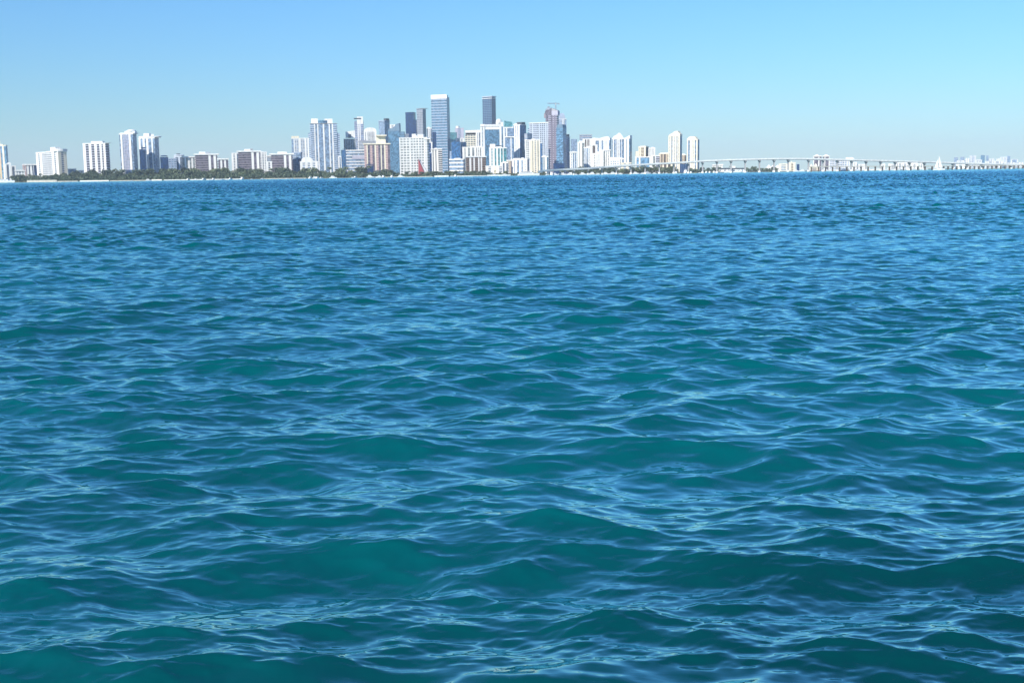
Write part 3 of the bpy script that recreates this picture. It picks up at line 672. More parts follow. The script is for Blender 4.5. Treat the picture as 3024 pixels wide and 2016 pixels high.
# ------------------------------------------------------------------ shore
SHORE = [(-9000, 3200), (-3000, 3000), (-400, 2600), (0, 2450), (350, 2400), (700, 2330), (1000, 2280), (1400, 2240), (1640, 2260), (1800, 2330), (1960, 2480), (2120, 2680), (2400, 2980), (2700, 3350), (2800, 4200), (2860, 7400), (3024, 7700), (3600, 8200), (9000, 9500)]
def shore_d(px):
    for (a, da), (b, db) in zip(SHORE, SHORE[1:]):
        if a <= px <= b: return da + (db - da) * (px - a) / (b - a)
    return 2500.0
def flat(px, D):
    """point over the water plane: column px, depth D"""
    p = at(px, 515 - 0.0137 * (px - 1512), D)
    return Vector((p.x, D, 0.0))
def scale_at(D): return D / F_PX            # metres per photograph pixel

wallmat_land = wallmat('shore_ground', (.20, .19, .13), .2)
MAT['soil'] = wallmat_land
def land():
    pxs = sorted(set([p for p, _ in SHORE] + list(range(-400, 3500, 60))))
    v, f = [], []
    for px in pxs:
        D = shore_d(px) + 6 * math.sin(px * .05) + 5 * math.sin(px * .021 + 1)
        p = flat(px, D)
        q = flat(px, D + 5); r = flat(px, 13500)
        v += [(p.x, p.y, -1.5), (p.x, p.y + .6, .35), (q.x, q.y, GROUND), (r.x * 1.0, r.y, GROUND + .3)]
    n = len(pxs)
    for i in range(n - 1):
        for k in range(3):
            f.append((4 * i + k, 4 * i + 4 + k, 4 * i + 5 + k, 4 * i + 1 + k))
    me = bpy.data.meshes.new('land'); me.from_pydata(v, [], f); me.materials.append(wallmat_land)
    o = bpy.data.objects.new('land', me); COL.objects.link(o)
    o['kind'] = 'structure'; o['label'] = 'low flat shore land under the trees and towers'
land()

# ------------------------------------------------------------------ sea walls along the water's edge
def sea_wall(x0, x1, h, mat, label):
    mb = MB()
    n = max(2, int((x1 - x0) / 12))
    pts = [flat(x0 + (x1 - x0) * i / n, shore_d(x0 + (x1 - x0) * i / n) - 9) for i in range(n + 1)]
    o0 = pts[n // 2]
    root = thing('sea_wall', label, 'wall', (o0.x, o0.y, 0))
    for a, b in zip(pts, pts[1:]):
        a, b = a - o0, b - o0
        t = 1.2
        m = len(mb.v)
        for p in (a, b):
            mb.v += [(p.x, p.y - t, -.8), (p.x, p.y + t, -.8), (p.x, p.y + t, h), (p.x, p.y - t, h)]
        mb.f += [(m + k, m + 4 + k, m + 4 + (k + 1) % 4, m + (k + 1) % 4) for k in range(4)] + [(m, m + 1, m + 2, m + 3), (m + 7, m + 6, m + 5, m + 4)]
    mb.build('wall', mat, root)
    cp = MB()
    for a, b in zip(pts, pts[1:]):
        a, b = a - o0, b - o0
        m = len(cp.v)
        for p in (a, b):
            cp.v += [(p.x, p.y - 1.7, h), (p.x, p.y + 1.7, h), (p.x, p.y + 1.7, h + .35), (p.x, p.y - 1.7, h + .35)]
        cp.f += [(m + k, m + 4 + k, m + 4 + (k + 1) % 4, m + (k + 1) % 4) for k in range(4)] + [(m, m + 1, m + 2, m + 3), (m + 7, m + 6, m + 5, m + 4)]
    cp.build('coping', mat, root)
sea_wall(80, 168, 4.2, 'stone', 'tall pale sea wall below the cream gridded block')
sea_wall(170, 230, 1.8, 'stone', 'grey stone sea wall between cream gridded block and ribbed block')
sea_wall(236, 322, 2.2, 'white', 'bright white sea wall below the ribbed white block')
sea_wall(326, 430, 1.5, 'stone', 'pale stone sea wall below the two white towers')
sea_wall(448, 478, 2.2, 'white', 'short bright white sea wall below the navy blocks')
sea_wall(484, 712, 1.6, 'offwhite', 'long pale sea wall below the white finned and brown blocks')
sea_wall(780, 905, 1.4, 'stone', 'low stone sea wall left of the bow-fronted tower')
sea_wall(1120, 1278, 1.3, 'stone', 'low stone sea wall below the gridded white hotel')
sea_wall(1283, 1325, 2.2, 'white', 'bright white sea wall below the tallest banded tower')
sea_wall(1330, 1436, 1.6, 'offwhite', 'pale sea wall below the brown balcony tower')
sea_wall(1440, 1508, 2.6, 'white', 'white sea wall below the cream shore villas')

# ------------------------------------------------------------------ trees
def leafmat(name, c):
    m, t, b = nodes(name)
    oi = t.nodes.new('ShaderNodeObjectInfo')
    tc = t.nodes.new('ShaderNodeTexCoord')
    no = t.nodes.new('ShaderNodeTexNoise'); no.inputs['Scale'].default_value = 0.6; no.inputs['Detail'].default_value = 3
    t.links.new(tc.outputs['Object'], no.inputs['Vector'])
    ad = t.nodes.new('ShaderNodeMath'); ad.operation = 'ADD'
    t.links.new(no.outputs['Fac'], ad.inputs[0])
    mu = t.nodes.new('ShaderNodeMath'); mu.operation = 'MULTIPLY'; mu.inputs[1].default_value = 0.35
    t.links.new(oi.outputs['Random'], mu.inputs[0]); t.links.new(mu.outputs[0], ad.inputs[1])
    rp = t.nodes.new('ShaderNodeValToRGB')
    rp.color_ramp.elements[0].position, rp.color_ramp.elements[1].position = 0.35, 1.0
    rp.color_ramp.elements[0].color = (*[v * .5 for v in c], 1)
    rp.color_ramp.elements[1].color = (*[v * 2.0 for v in c], 1)
    t.links.new(ad.outputs[0], rp.inputs[0]); t.links.new(rp.outputs[0], b.inputs['Base Color'])
    b.inputs['Roughness'].default_value = .7
    return m
MAT['leaf_olive'] = leafmat('olive_leaves', (.090, .112, .055))
MAT['leaf_dark'] = leafmat('dark_leaves', (.055, .076, .042))
MAT['leaf_palm'] = leafmat('palm_leaves', (.09, .105, .055))
MAT['bark'] = wallmat('bark', (.13, .10, .08), .2)

def crown_mesh(rng, lobes, n, leaf):
    mb = MB()
    for (cx, cy, cz, rx, ry, rz) in lobes:
        for _ in range(n):
            while True:
                p = Vector((rng.uniform(-1, 1), rng.uniform(-1, 1), rng.uniform(-1, 1)))
                if .2 < p.length < 1: break
            p = p * (0.55 + .45 * rng.random()) if rng.random() < .3 else p.normalized() * rng.uniform(.72, 1.05)
            c = Vector((cx + p.x * rx, cy + p.y * ry, cz + p.z * rz))
            q = Vector((rng.gauss(0, 1), rng.gauss(0, 1), rng.gauss(0, 1))).normalized()
            u = q.orthogonal().normalized(); w = q.cross(u)
            s = leaf * rng.uniform(.6, 1.4)
            b = len(mb.v)
            mb.v += [tuple(c + u * s), tuple(c + w * s * .8), tuple(c - u * s), tuple(c - w * s * .8)]
            mb.f += [(b, b + 1, b + 2, b + 3)]
    return mb

def broadleaf(name, seed, leafkey, spread):
    rng = random.Random(seed)
    t = thing(name, 'x', 'tree')
    tk = MB()
    tk.tube((0, 0, -.6), (.2, 0, 4.2), .55, .32)
    lobes = []
    for i in range(6):
        a = i * 1.05 + rng.random()
        r = spread * rng.uniform(.35, .75) if i else 0
        c = (r * math.cos(a), r * math.sin(a), rng.uniform(5.2, 8.6) if i else 8.6)
        tk.tube((.1, 0, 3.4), (c[0] * .8, c[1] * .8, c[2] - .6), .24, .08)
        k = rng.uniform(2.2, 3.4)
        lobes.append((c[0], c[1], c[2], k * 1.1, k * 1.1, k * .8))
    tk.build('trunk', 'bark', t)
    crown_mesh(rng, lobes, 70, .75).build('crown', leafkey, t)
    return t

def palm(seed):
    rng = random.Random(seed)
    t = thing('palm_tree', 'x', 'palm')
    tk = MB()
    bend = rng.uniform(-1.2, 1.2)
    pts = [Vector((bend * (i / 5) ** 2, 0, 11 * i / 5 - (.6 if i == 0 else 0))) for i in range(6)]
    for a, b in zip(pts, pts[1:]): tk.tube(a, b, .38 - .02 * a.z, .38 - .02 * b.z)
    tk.build('trunk', 'bark', t)
    fr = MB()
    for i in range(16):
        a = i * 2.4 + rng.random() * .5
        el = rng.uniform(-.3, 1.1)
        d = Vector((math.cos(a), math.sin(a), 0)); s = Vector((-math.sin(a), math.cos(a), 0))
        prev = None
        for k in range(5):
            u = k / 4
            c = pts[-1] + d * (3.6 * u * math.cos(el * .5)) + Vector((0, 0, 3.2 * u * math.sin(el) - 2.2 * u * u))
            wd = .75 * (1 - u) ** .6 * (.5 + u) + .05
            cur = (c + s * wd - Vector((0, 0, wd * .4)), c + Vector((0, 0, .1)), c - s * wd - Vector((0, 0, wd * .4)))
            if prev:
                b = len(fr.v)
                fr.v += [tuple(p) for p in prev + cur]
                fr.f += [(b, b + 1, b + 4, b + 3), (b + 1, b + 2, b + 5, b + 4)]
            prev = cur
    fr.build('crown', 'leaf_palm', t)
    return t

PLACES = [(-60, 60, 'the cropped cream tower'), (60, 200, 'the cream gridded block'), (200, 335, 'the ribbed white block'), (335, 408, 'the dome crowned white tower'), (408, 473, 'the oval roofed tower'),
          (473, 540, 'the low navy block'), (540, 580, 'the white finned block'), (580, 645, 'the left brown block'), (645, 700, 'the smallest brown block'), (700, 790, 'the tallest brown block'),
          (790, 885, 'the right brown block'), (885, 1008, 'the bow-fronted tower'), (1008, 1080, 'the striped white offices'), (1080, 1160, 'the pink striped block'), (1160, 1280, 'the gridded white hotel'),
          (1280, 1328, 'the tallest tower'), (1328, 1376, 'the low strip-window offices'), (1376, 1440, 'the brown balcony tower'), (1440, 1600, 'the shore villas'), (1600, 1720, 'the bridge ramp'), (1720, 1830, 'the dense white condos'),
          (1830, 1950, 'the pale blue panel block'), (1950, 2110, 'the two cream towers'), (2110, 2270, 'the bridge peak'), (2270, 2460, 'the twin capped towers'), (2460, 2760, 'the long right spans'), (2760, 3060, 'the far shore')]
def place(px):
    for a, b, s in PLACES:
        if a <= px < b: return s
    return 'the shore'
ORD = 'first second third fourth fifth sixth seventh eighth ninth tenth eleventh twelfth thirteenth fourteenth fifteenth sixteenth seventeenth eighteenth nineteenth twentieth'.split()

protos = [broadleaf('shade_tree', 1, 'leaf_olive', 4.0), broadleaf('shade_tree', 2, 'leaf_dark', 4.6), broadleaf('shade_tree', 3, 'leaf_olive', 5.2), broadleaf('shade_tree', 5, 'leaf_dark', 3.6), palm(8), palm(9)]
DESC = ['spreading olive green tree', 'tall dark green tree', 'wide olive green tree', 'narrow dark green tree', 'tall palm tree', 'leaning palm tree']
def plant_trees():
    rng = random.Random(21)
    spots = []
    def belt(x0, x1, step, hmin, hmax, dd, palms):
        x = x0
        while x < x1:
            k = rng.choice([4, 5]) if rng.random() < palms else rng.choice([0, 1, 2, 3])
            D = shore_d(x) + rng.uniform(*dd)
            spots.append((x, D, rng.uniform(hmin, hmax), k))
            x += step * rng.uniform(.6, 1.4)
    belt(40, 245, 11, 11, 16, (25, 90), .15)
    belt(190, 560, 12, 12, 25, (60, 140), .12)
    belt(230, 560, 13, 9, 18, (22, 55), .1)
    belt(560, 900, 12, 11, 24, (60, 120), .2)
    belt(560, 900, 14, 8, 16, (22, 55), .1)
    belt(900, 1160, 13, 11, 22, (50, 120), .35)
    belt(900, 1160, 14, 7, 11, (20, 45), .1)
    belt(1165, 1445, 10, 6, 11, (30, 100), .2)
    belt(1445, 1610, 17, 5, 9, (30, 80), .4)
    belt(1660, 1880, 10, 9, 15, (30, 120), .25)
    belt(1880, 1990, 9, 11, 16, (30, 100), .1)
    belt(2040, 2300, 15, 8, 13, (40, 150), .1)
    spots.sort()
    cnt, first = {}, set()
    for x, D, h, k in spots:
        p = place(x)
        c = cnt[(p, k)] = cnt.get((p, k), 0) + 1
        o = protos[k] if k not in first else copy_tree(protos[k])
        first.add(k)
        q = flat(x, D)
        o.location = (q.x, q.y, GROUND)
        s = h / 11.0
        o.scale = (s * rng.uniform(.9, 1.25), s * rng.uniform(.9, 1.25), s)
        o.rotation_euler = (0, 0, rng.uniform(0, 6.28))
        o['label'] = f'{DESC[k]} before {p}, {ORD[c - 1]} from left'
        o['group'] = 'trees along the shore'
    print('trees', len(spots))
plant_trees()

def thicket():
    rng = random.Random(3)
    mb = MB()
    def band(x0, x1, h, step, dd):
        x = x0
        while x < x1:
            q = flat(x, shore_d(x) + dd + rng.uniform(-8, 8))
            hh = h * rng.uniform(.6, 1.2)
            for _ in range(26):
                c = Vector((q.x + rng.uniform(-5, 5), q.y + rng.uniform(-6, 6), GROUND + hh * rng.random() ** .8))
                n = Vector((rng.gauss(0, 1), rng.gauss(0, 1), rng.gauss(0, 1))).normalized()
                u = n.orthogonal().normalized(); w = n.cross(u); s = rng.uniform(.8, 1.9)
                b = len(mb.v)
                mb.v += [tuple(c + u * s), tuple(c + w * s), tuple(c - u * s), tuple(c - w * s)]
                mb.f += [(b, b + 1, b + 2, b + 3)]
            x += step
    band(42, 1160, 8.0, 2.6, 18)
    band(42, 1000, 11.0, 2.8, 50)
    band(180, 960, 12.0, 2.8, 100)
    band(1160, 1450, 4.5, 3.0, 20)
    band(1450, 1620, 3.0, 4.0, 30)
    band(1690, 2000, 8.0, 3.4, 60)
    band(2030, 2120, 6.0, 3.4, 60)
    band(2200, 2300, 7.0, 3.4, 60)
    o = mb.build('shore_thicket', 'leaf_dark')
    o['kind'] = 'stuff'
    o['label'] = 'dense green undergrowth filling the shore below the trees'
thicket()

# ------------------------------------------------------------------ boats
MAT['gelcoat'] = wallmat('gelcoat', (.80, .80, .80), .04)
MAT['blue_hull'] = wallmat('blue_hull_paint', (.02, .045, .12), .1)
MAT['canvas'] = wallmat('sail_cloth', (.82, .81, .76), .04)
MAT['deck_teak'] = wallmat('deck_boards', (.35, .25, .16), .1)
MAT['spar'] = wallmat('spar_metal', (.55, .56, .58), .05)
MAT['cabin_glass'] = glassmat('cabin_glass', (.015, .02, .03), cell=(50, 50, 50))

def hull(L, B, H, n=12, draft=.5):
    rings = []
    for i in range(n + 1):
        u = i / n
        x = -L / 2 + L * u
        bw = B / 2 * (1 - max(0, (u - .45) / .55) ** 2.2) * (0.86 + .14 * min(1, u * 4))
        bw = max(bw, .03)
        top = H * (1 + .28 * u ** 2)
        rings.append([(x, -bw, top), (x + .02, -bw * .86, H * .35), (x - .2 * u, -bw * .5, -draft * (1 - u ** 3)), (x - .2 * u, bw * .5, -draft * (1 - u ** 3)), (x + .02, bw * .86, H * .35), (x, bw, top)])
    mb = MB(); mb.ring(rings)
    return mb
def cabin(x0, x1, b, z0, z1, rake=.6):
    mb = MB()
    mb.ring([[(x0, -b, z0), (x1, -b, z0), (x1, b, z0), (x0, b, z0)], [(x0 + rake * .3, -b * .88, z1), (x1 - rake, -b * .88, z1), (x1 - rake, b * .88, z1), (x0 + rake * .3, b * .88, z1)]])
    return mb
def motor_boat(kind):
    t = thing('motor_boat', 'x', 'boat')
    if kind == 0:      # day cruiser 10 m
        hull(10, 3.2, 1.3).build('hull', 'gelcoat', t)
        cb = cabin(-2.6, 2.8, 1.25, 1.35, 2.8, 1.2).build('cabin', 'gelcoat', t)
        w = MB(); w.box(-2.2, 1.7, -1.27, 1.27, 1.85, 2.4); w.build('window', 'cabin_glass', cb)
        h = MB(); h.box(-3.0, 1.2, -1.35, 1.35, 3.5, 3.65)
        for x in (-2.8, 1.0):
            for y in (-1.2, 1.2): h.tube((x, y, 2.6), (x, y, 3.5), .06)
        h.build('hard_top', 'gelcoat', t)
    elif kind == 1:    # open fishing boat with T-top
        hull(8, 2.6, 1.1).build('hull', 'gelcoat', t)
        c = cabin(-.9, .7, .5, 1.0, 2.0, .4); c.build('console', 'gelcoat', t)
        h = MB(); h.box(-1.6, 1.3, -1.1, 1.1, 2.9, 3.02)
        for x in (-1.0, .7):
            for y in (-.7, .7): h.tube((x, y, 1.0), (x, y, 2.9), .05)
        h.build('tee_top', 'blue_hull', t)
        m = MB(); m.box(-4.5, -3.9, -.45, .45, .3, 1.7); m.build('outboard_motor', 'cabin_glass', t)
    else:              # flybridge yacht 18 m
        hull(18, 5, 2.1, 16).build('hull', 'gelcoat', t)
        cb = cabin(-6.2, 4.6, 2.1, 2.2, 4.2, 2.2).build('cabin', 'gelcoat', t)
        w = MB(); w.box(-5.4, 2.6, -2.12, 2.12, 2.9, 3.7); w.build('window', 'cabin_glass', cb)
        cabin(-5.2, 1.4, 1.8, 4.2, 5.3, 1.0).build('flybridge', 'gelcoat', t)
        h = MB(); h.box(-4.8, .4, -1.8, 1.8, 6.5, 6.65)
        for x in (-4.4, 0):
            for y in (-1.5, 1.5): h.tube((x, y, 5.2), (x, y, 6.5), .07)
        h.build('hard_top', 'gelcoat', t)
        a = MB(); a.tube((-3.4, 0, 6.6), (-3.8, 0, 9.2), .08, .03); a.build('antenna', 'spar', t)
    return t
BP = [motor_boat(0), motor_boat(1), motor_boat(2)]
BD = ['white cabin boat', 'blue topped open boat', 'white flybridge yacht']
# px, kind, length in photograph pixels, heading
BOATS = [(388, 1, 8, 20), (438, 2, 17, 5), (556, 0, 9, 70), (577, 0, 8, -70), (602, 0, 10, 60), (613, 1, 8, -40), (630, 0, 9, 80), (656, 0, 9, 30), (681, 0, 9, 60), (716, 0, 12, 75), (742, 1, 8, 10), (774, 0, 10, 20),
         (846, 1, 8, 0), (862, 1, 8, 30), (917, 0, 10, 65), (931, 2, 18, 0), (938, 0, 9, 60), (949, 0, 10, 40), (984, 2, 22, 0), (1042, 0, 10, 20), (1050, 0, 9, 60), (1094, 2, 24, 5), (1118, 2, 19, 180), (1132, 0, 11, 80), (1157, 0, 11, 85),
         (1184, 2, 22, 0), (1345, 0, 10, 80), (1442, 0, 12, 0), (1462, 2, 18, 0), (1478, 0, 12, 180), (1492, 2, 20, 0), (1503, 0, 10, 0),
         (1617, 0, 13, 20), (1628, 2, 16, 90), (1640, 2, 20, 5), (1652, 0, 14, 10), (1664, 2, 22, 0), (1682, 2, 24, 180), (1700, 0, 13, 0), (1722, 2, 22, 0), (1746, 2, 24, 180), (1766, 0, 14, 0), (1790, 2, 22, 0), (1812, 2, 22, 5), (1832, 0, 14, 0),
         (1878, 2, 20, 0), (1898, 0, 14, 0), (1914, 2, 18, 20), (1933, 0, 12, 0), (1959, 1, 8, 70), (1968, 0, 9, 0), (1997, 0, 10, 70), (2026, 2, 18, 70), (2040, 0, 9, 80), (2066, 1, 9, 0), (2087, 0, 9, 60), (2096, 0, 9, 70), (2108, 0, 10, 80),
         (2150, 2, 22, 0), (2178, 2, 24, 0), (2200, 0, 14, 0), (2300, 0, 11, 80), (2325, 0, 10, 85), (2352, 2, 18, 0), (2368, 2, 18, 180), (2430, 2, 16, 90), (2441, 2, 18, 5), (2458, 2, 20, 0), (2472, 0, 13, 0),
         (2516, 2, 18, 80), (2528, 2, 18, 5), (2540, 2, 20, 0), (2556, 0, 13, 0), (2568, 2, 18, 0), (2582, 2, 20, 180), (2596, 2, 18, 5), (2612, 2, 18, 0), (2626, 2, 18, 0), (2640, 0, 12, 0), (2652, 2, 16, 10), (2668, 2, 16, 80), (2680, 0, 12, 70),
         (2695, 2, 14, 10), (2708, 0, 11, 5), (2724, 2, 14, 0), (2736, 0, 10, 0), (2818, 0, 10, 60), (2838, 2, 16, 0), (2864, 0, 10, 80), (2882, 2, 14, 0), (2910, 0, 10, 10)]
def moor_boats():
    BOATS.sort()
    cnt, first = {}, set()
    for px, k, ln, hd in BOATS:
        p = place(px)
        c = cnt[(p, k)] = cnt.get((p, k), 0) + 1
        o = BP[k] if k not in first else copy_tree(BP[k])
        first.add(k)
        D = min(shore_d(px), 3300) - 26 - 14 * (px % 3)
        q = flat(px, D)
        L = (10, 8, 18)[k]
        vis = max(.55, abs(math.cos(R(hd))))
        s = ln * scale_at(D) / L / vis
        o.location = (q.x, q.y, .1)
        o.scale = (s, s, s)
        o.rotation_euler = (0, 0, R(hd))
        o['label'] = f'{BD[k]} moored before {p}, {ORD[c - 1]} from left'
        o['group'] = 'boats moored along the shore'
    print('boats', len(BOATS))
moor_boats()

def big_yacht(px0, px1, D, label, decks, dark):
    q = flat((px0 + px1) / 2, D)
    L = (px1 - px0) * scale_at(D)
    t = thing('yacht', label, 'boat', (q.x, q.y, .1))
    H = L * .085
    hull(L, L * .2, H, 18, 1).build('hull', 'gelcoat', t)
    z = H * 1.05
    x0, x1 = -L * .44, L * .26
    for i in range(decks):
        h = L * .055
        dk = cabin(x0, x1, L * .085 - i * .4, z, z + h, 2.0).build('deckhouse', 'gelcoat', t)
        w = MB()
        n = dark
        for k in range(n):
            a = x0 + 1.5 + (x1 - x0 - 5) * k / n
            w.box(a, a + (x1 - x0 - 5) / n * .86, -(L * .085 - i * .4) - .03, (L * .085 - i * .4) + .03, z + h * .25, z + h * .78)
        w.build('window', 'cabin_glass', dk)
        z += h; x0 += L * .05; x1 -= L * .10
    m = MB(); m.tube((x0 + L * .1, 0, z), (x0 + L * .08, 0, z + L * .07), .15, .05); m.build('mast', 'spar', t)
    return t
big_yacht(-22, 43, 2300, 'big white yacht with large dark windows, cut off at the left frame edge', 2, 4)
big_yacht(1529, 1593, 2150, 'long white ferry-like yacht with its bow right, before the shore villas', 2, 9)

# dark blue work boat under the long right spans
q = flat(2494, 2500)
t = thing('work_boat', 'dark blue work boat with grey wheelhouse under the bridge', 'boat', (q.x, q.y, .1))
hull(17, 6, 3.0).build('hull', 'blue_hull', t)
cabin(-5.5, 2.0, 2.2, 3.0, 5.6, .8).build('wheelhouse', 'haze_grey', t)
w = MB(); w.box(-4.8, 1.1, -2.22, 2.22, 4.2, 5.0); w.build('window', 'cabin_glass', t)
w = MB(); w.tube((-2, 0, 5.6), (-2, 0, 10), .14, .06); w.box(-3.2, -.6, -.08, .08, 8.4, 8.6); w.build('mast', 'spar', t)

# white sailing boat crossing in front of the bridge
def sail(pts, y, bulge, nm, mat, par):
    """triangular sail: three corners in x,z; belly to one side"""
    A, B, C = [Vector((p[0], y, p[1])) for p in pts]
    n = 8; mb = MB(); rows = []
    for side in (0, 1):
        for i in range(n + 1):
            for j in range(n + 1 - i):
                u, v = i / n, j / n
                p = A + (B - A) * u + (C - A) * v
                k = 27 * u * v * (1 - u - v) + 1.2 * v * (1 - u - v)
                mb.v.append((p.x, p.y - bulge * k - .05 * side, p.z))
    def idx(s, i, j): return s * ((n + 1) * (n + 2) // 2) + sum(n + 1 - a for a in range(i)) + j
    for s in (0, 1):
        for i in range(n):
            for j in range(n - i):
                mb.f.append((idx(s, i, j), idx(s, i + 1, j), idx(s, i, j + 1)))
                if i + j < n - 1: mb.f.append((idx(s, i + 1, j), idx(s, i + 1, j + 1), idx(s, i, j + 1)))
    return mb.build(nm, mat, par, True)
D_ = 1900
k_ = scale_at(D_)
q = flat(2774, D_)
t = thing('sailing_boat', 'white sailing boat under full sail in front of the long bridge', 'sailboat', (q.x, q.y, .1))
hb_ = hull(34 * k_, 4.2, 2.3, 16, .8); hb_.build('hull', 'gelcoat', t)
cabin(-7 * k_, 6 * k_, 1.3, 2.4, 3.5, 1.2).build('cabin', 'gelcoat', t)
zt = 42 * k_
w = MB(); w.tube((-2 * k_, 0, 2), (-2.6 * k_, 0, zt + .6), .16, .09, 8); w.build('mast', 'spar', t)
w = MB(); w.tube((-2 * k_, 0, 4.4), (10 * k_, -.5, 4.0), .13, .1, 8); w.build('boom', 'spar', t)
sail([(-1.6 * k_, 4.8), (9.4 * k_, 4.4), (-2.3 * k_, zt)], -.1, .5, 'main_sail', 'canvas', t)
sail([(-14.5 * k_, 4.0), (-3.4 * k_, 4.2), (-4.2 * k_, zt * .82)], -.2, .5, 'jib_sail', 'canvas', t)
w = MB(); w.box(8.6 * k_, 9.4 * k_, -.3, .3, 2.4, 4.2); w.box(10 * k_, 10.8 * k_, -.3, .3, 2.4, 4.0); w.build('cockpit_gear', 'blue_hull', t)

# ------------------------------------------------------------------ red and white slanted pavilion at the foot of the gridded hotel
D_ = 2420; k_ = scale_at(D_)
q = at(1253, 508, D_)
t = thing('slanted_pavilion', 'red and white triangular slanted building at the foot of the gridded hotel', 'building', (q.x, q.y, GROUND))
zt, z0 = at(1238, 470, D_).z - GROUND, 0
w = MB(); w.prism([(-16 * k_, 0), (4 * k_, 0), (3 * k_, 6 * k_), (-15.6 * k_, zt)], -9, -2); w.build('red_wall', 'red', t)
w = MB(); w.prism([(-15.2 * k_, zt - .1), (-13 * k_, zt - 1), (-2 * k_, zt * .62), (17 * k_, 0), (4.6 * k_, 0), (3.6 * k_, 6 * k_)][::-1], -6, 6); w.build('white_wall', 'offwhite', t)
w = MB(); w.tube((-16.4 * k_, -5.5, 0), (-16.2 * k_, -5.5, zt + 1.5), .4, .25); w.build('mast', 'spar', t)

# ------------------------------------------------------------------ tower crane on the unfinished tower
D_ = 3560; k_ = scale_at(D_)
p = at(1641, 329, D_)
t = thing('tower_crane', 'thin tower crane standing on top of the unfinished purple brown tower', 'crane', (p.x, D_, p.z))
def lattice(mb, a, b, w, n):
    a, b = Vector(a), Vector(b)
    ax = (b - a).normalized(); u = ax.orthogonal().normalized(); v = ax.cross(u)
    cs = [u * w + v * w, u * w - v * w, -u * w - v * w, -u * w + v * w]
    for c in cs: mb.tube(a + c, b + c, .32, .32, 4)
    for i in range(n):
        s, e = a + (b - a) * (i / n), a + (b - a) * ((i + 1) / n)
        for j in range(4): mb.tube(s + cs[j], e + cs[(j + 1) % 4], .18, .18, 4)
zt = at(1641, 303, D_).z - p.z
w = MB(); lattice(w, (0, 0, 0), (0, 0, zt), 1.1, 9); w.build('mast', 'haze_grey', t)
w = MB(); lattice(w, (0, 0, zt - 3), (-24 * k_, 0, zt - 2), .8, 10); w.build('jib', 'haze_grey', t)
w = MB(); lattice(w, (0, 0, zt - 3), (11 * k_, 0, zt - 3), .8, 5); w.build('counter_jib', 'haze_grey', t)
w = MB(); w.box(8 * k_, 11 * k_, -1.2, 1.2, zt - 6, zt - 3.9); w.build('counterweight', 'concrete', t)
w = MB(); w.box(-1.5, 1.5, -2.6, -1.2, zt - 6.2, zt - 3.8); w.build('cab', 'white', t)

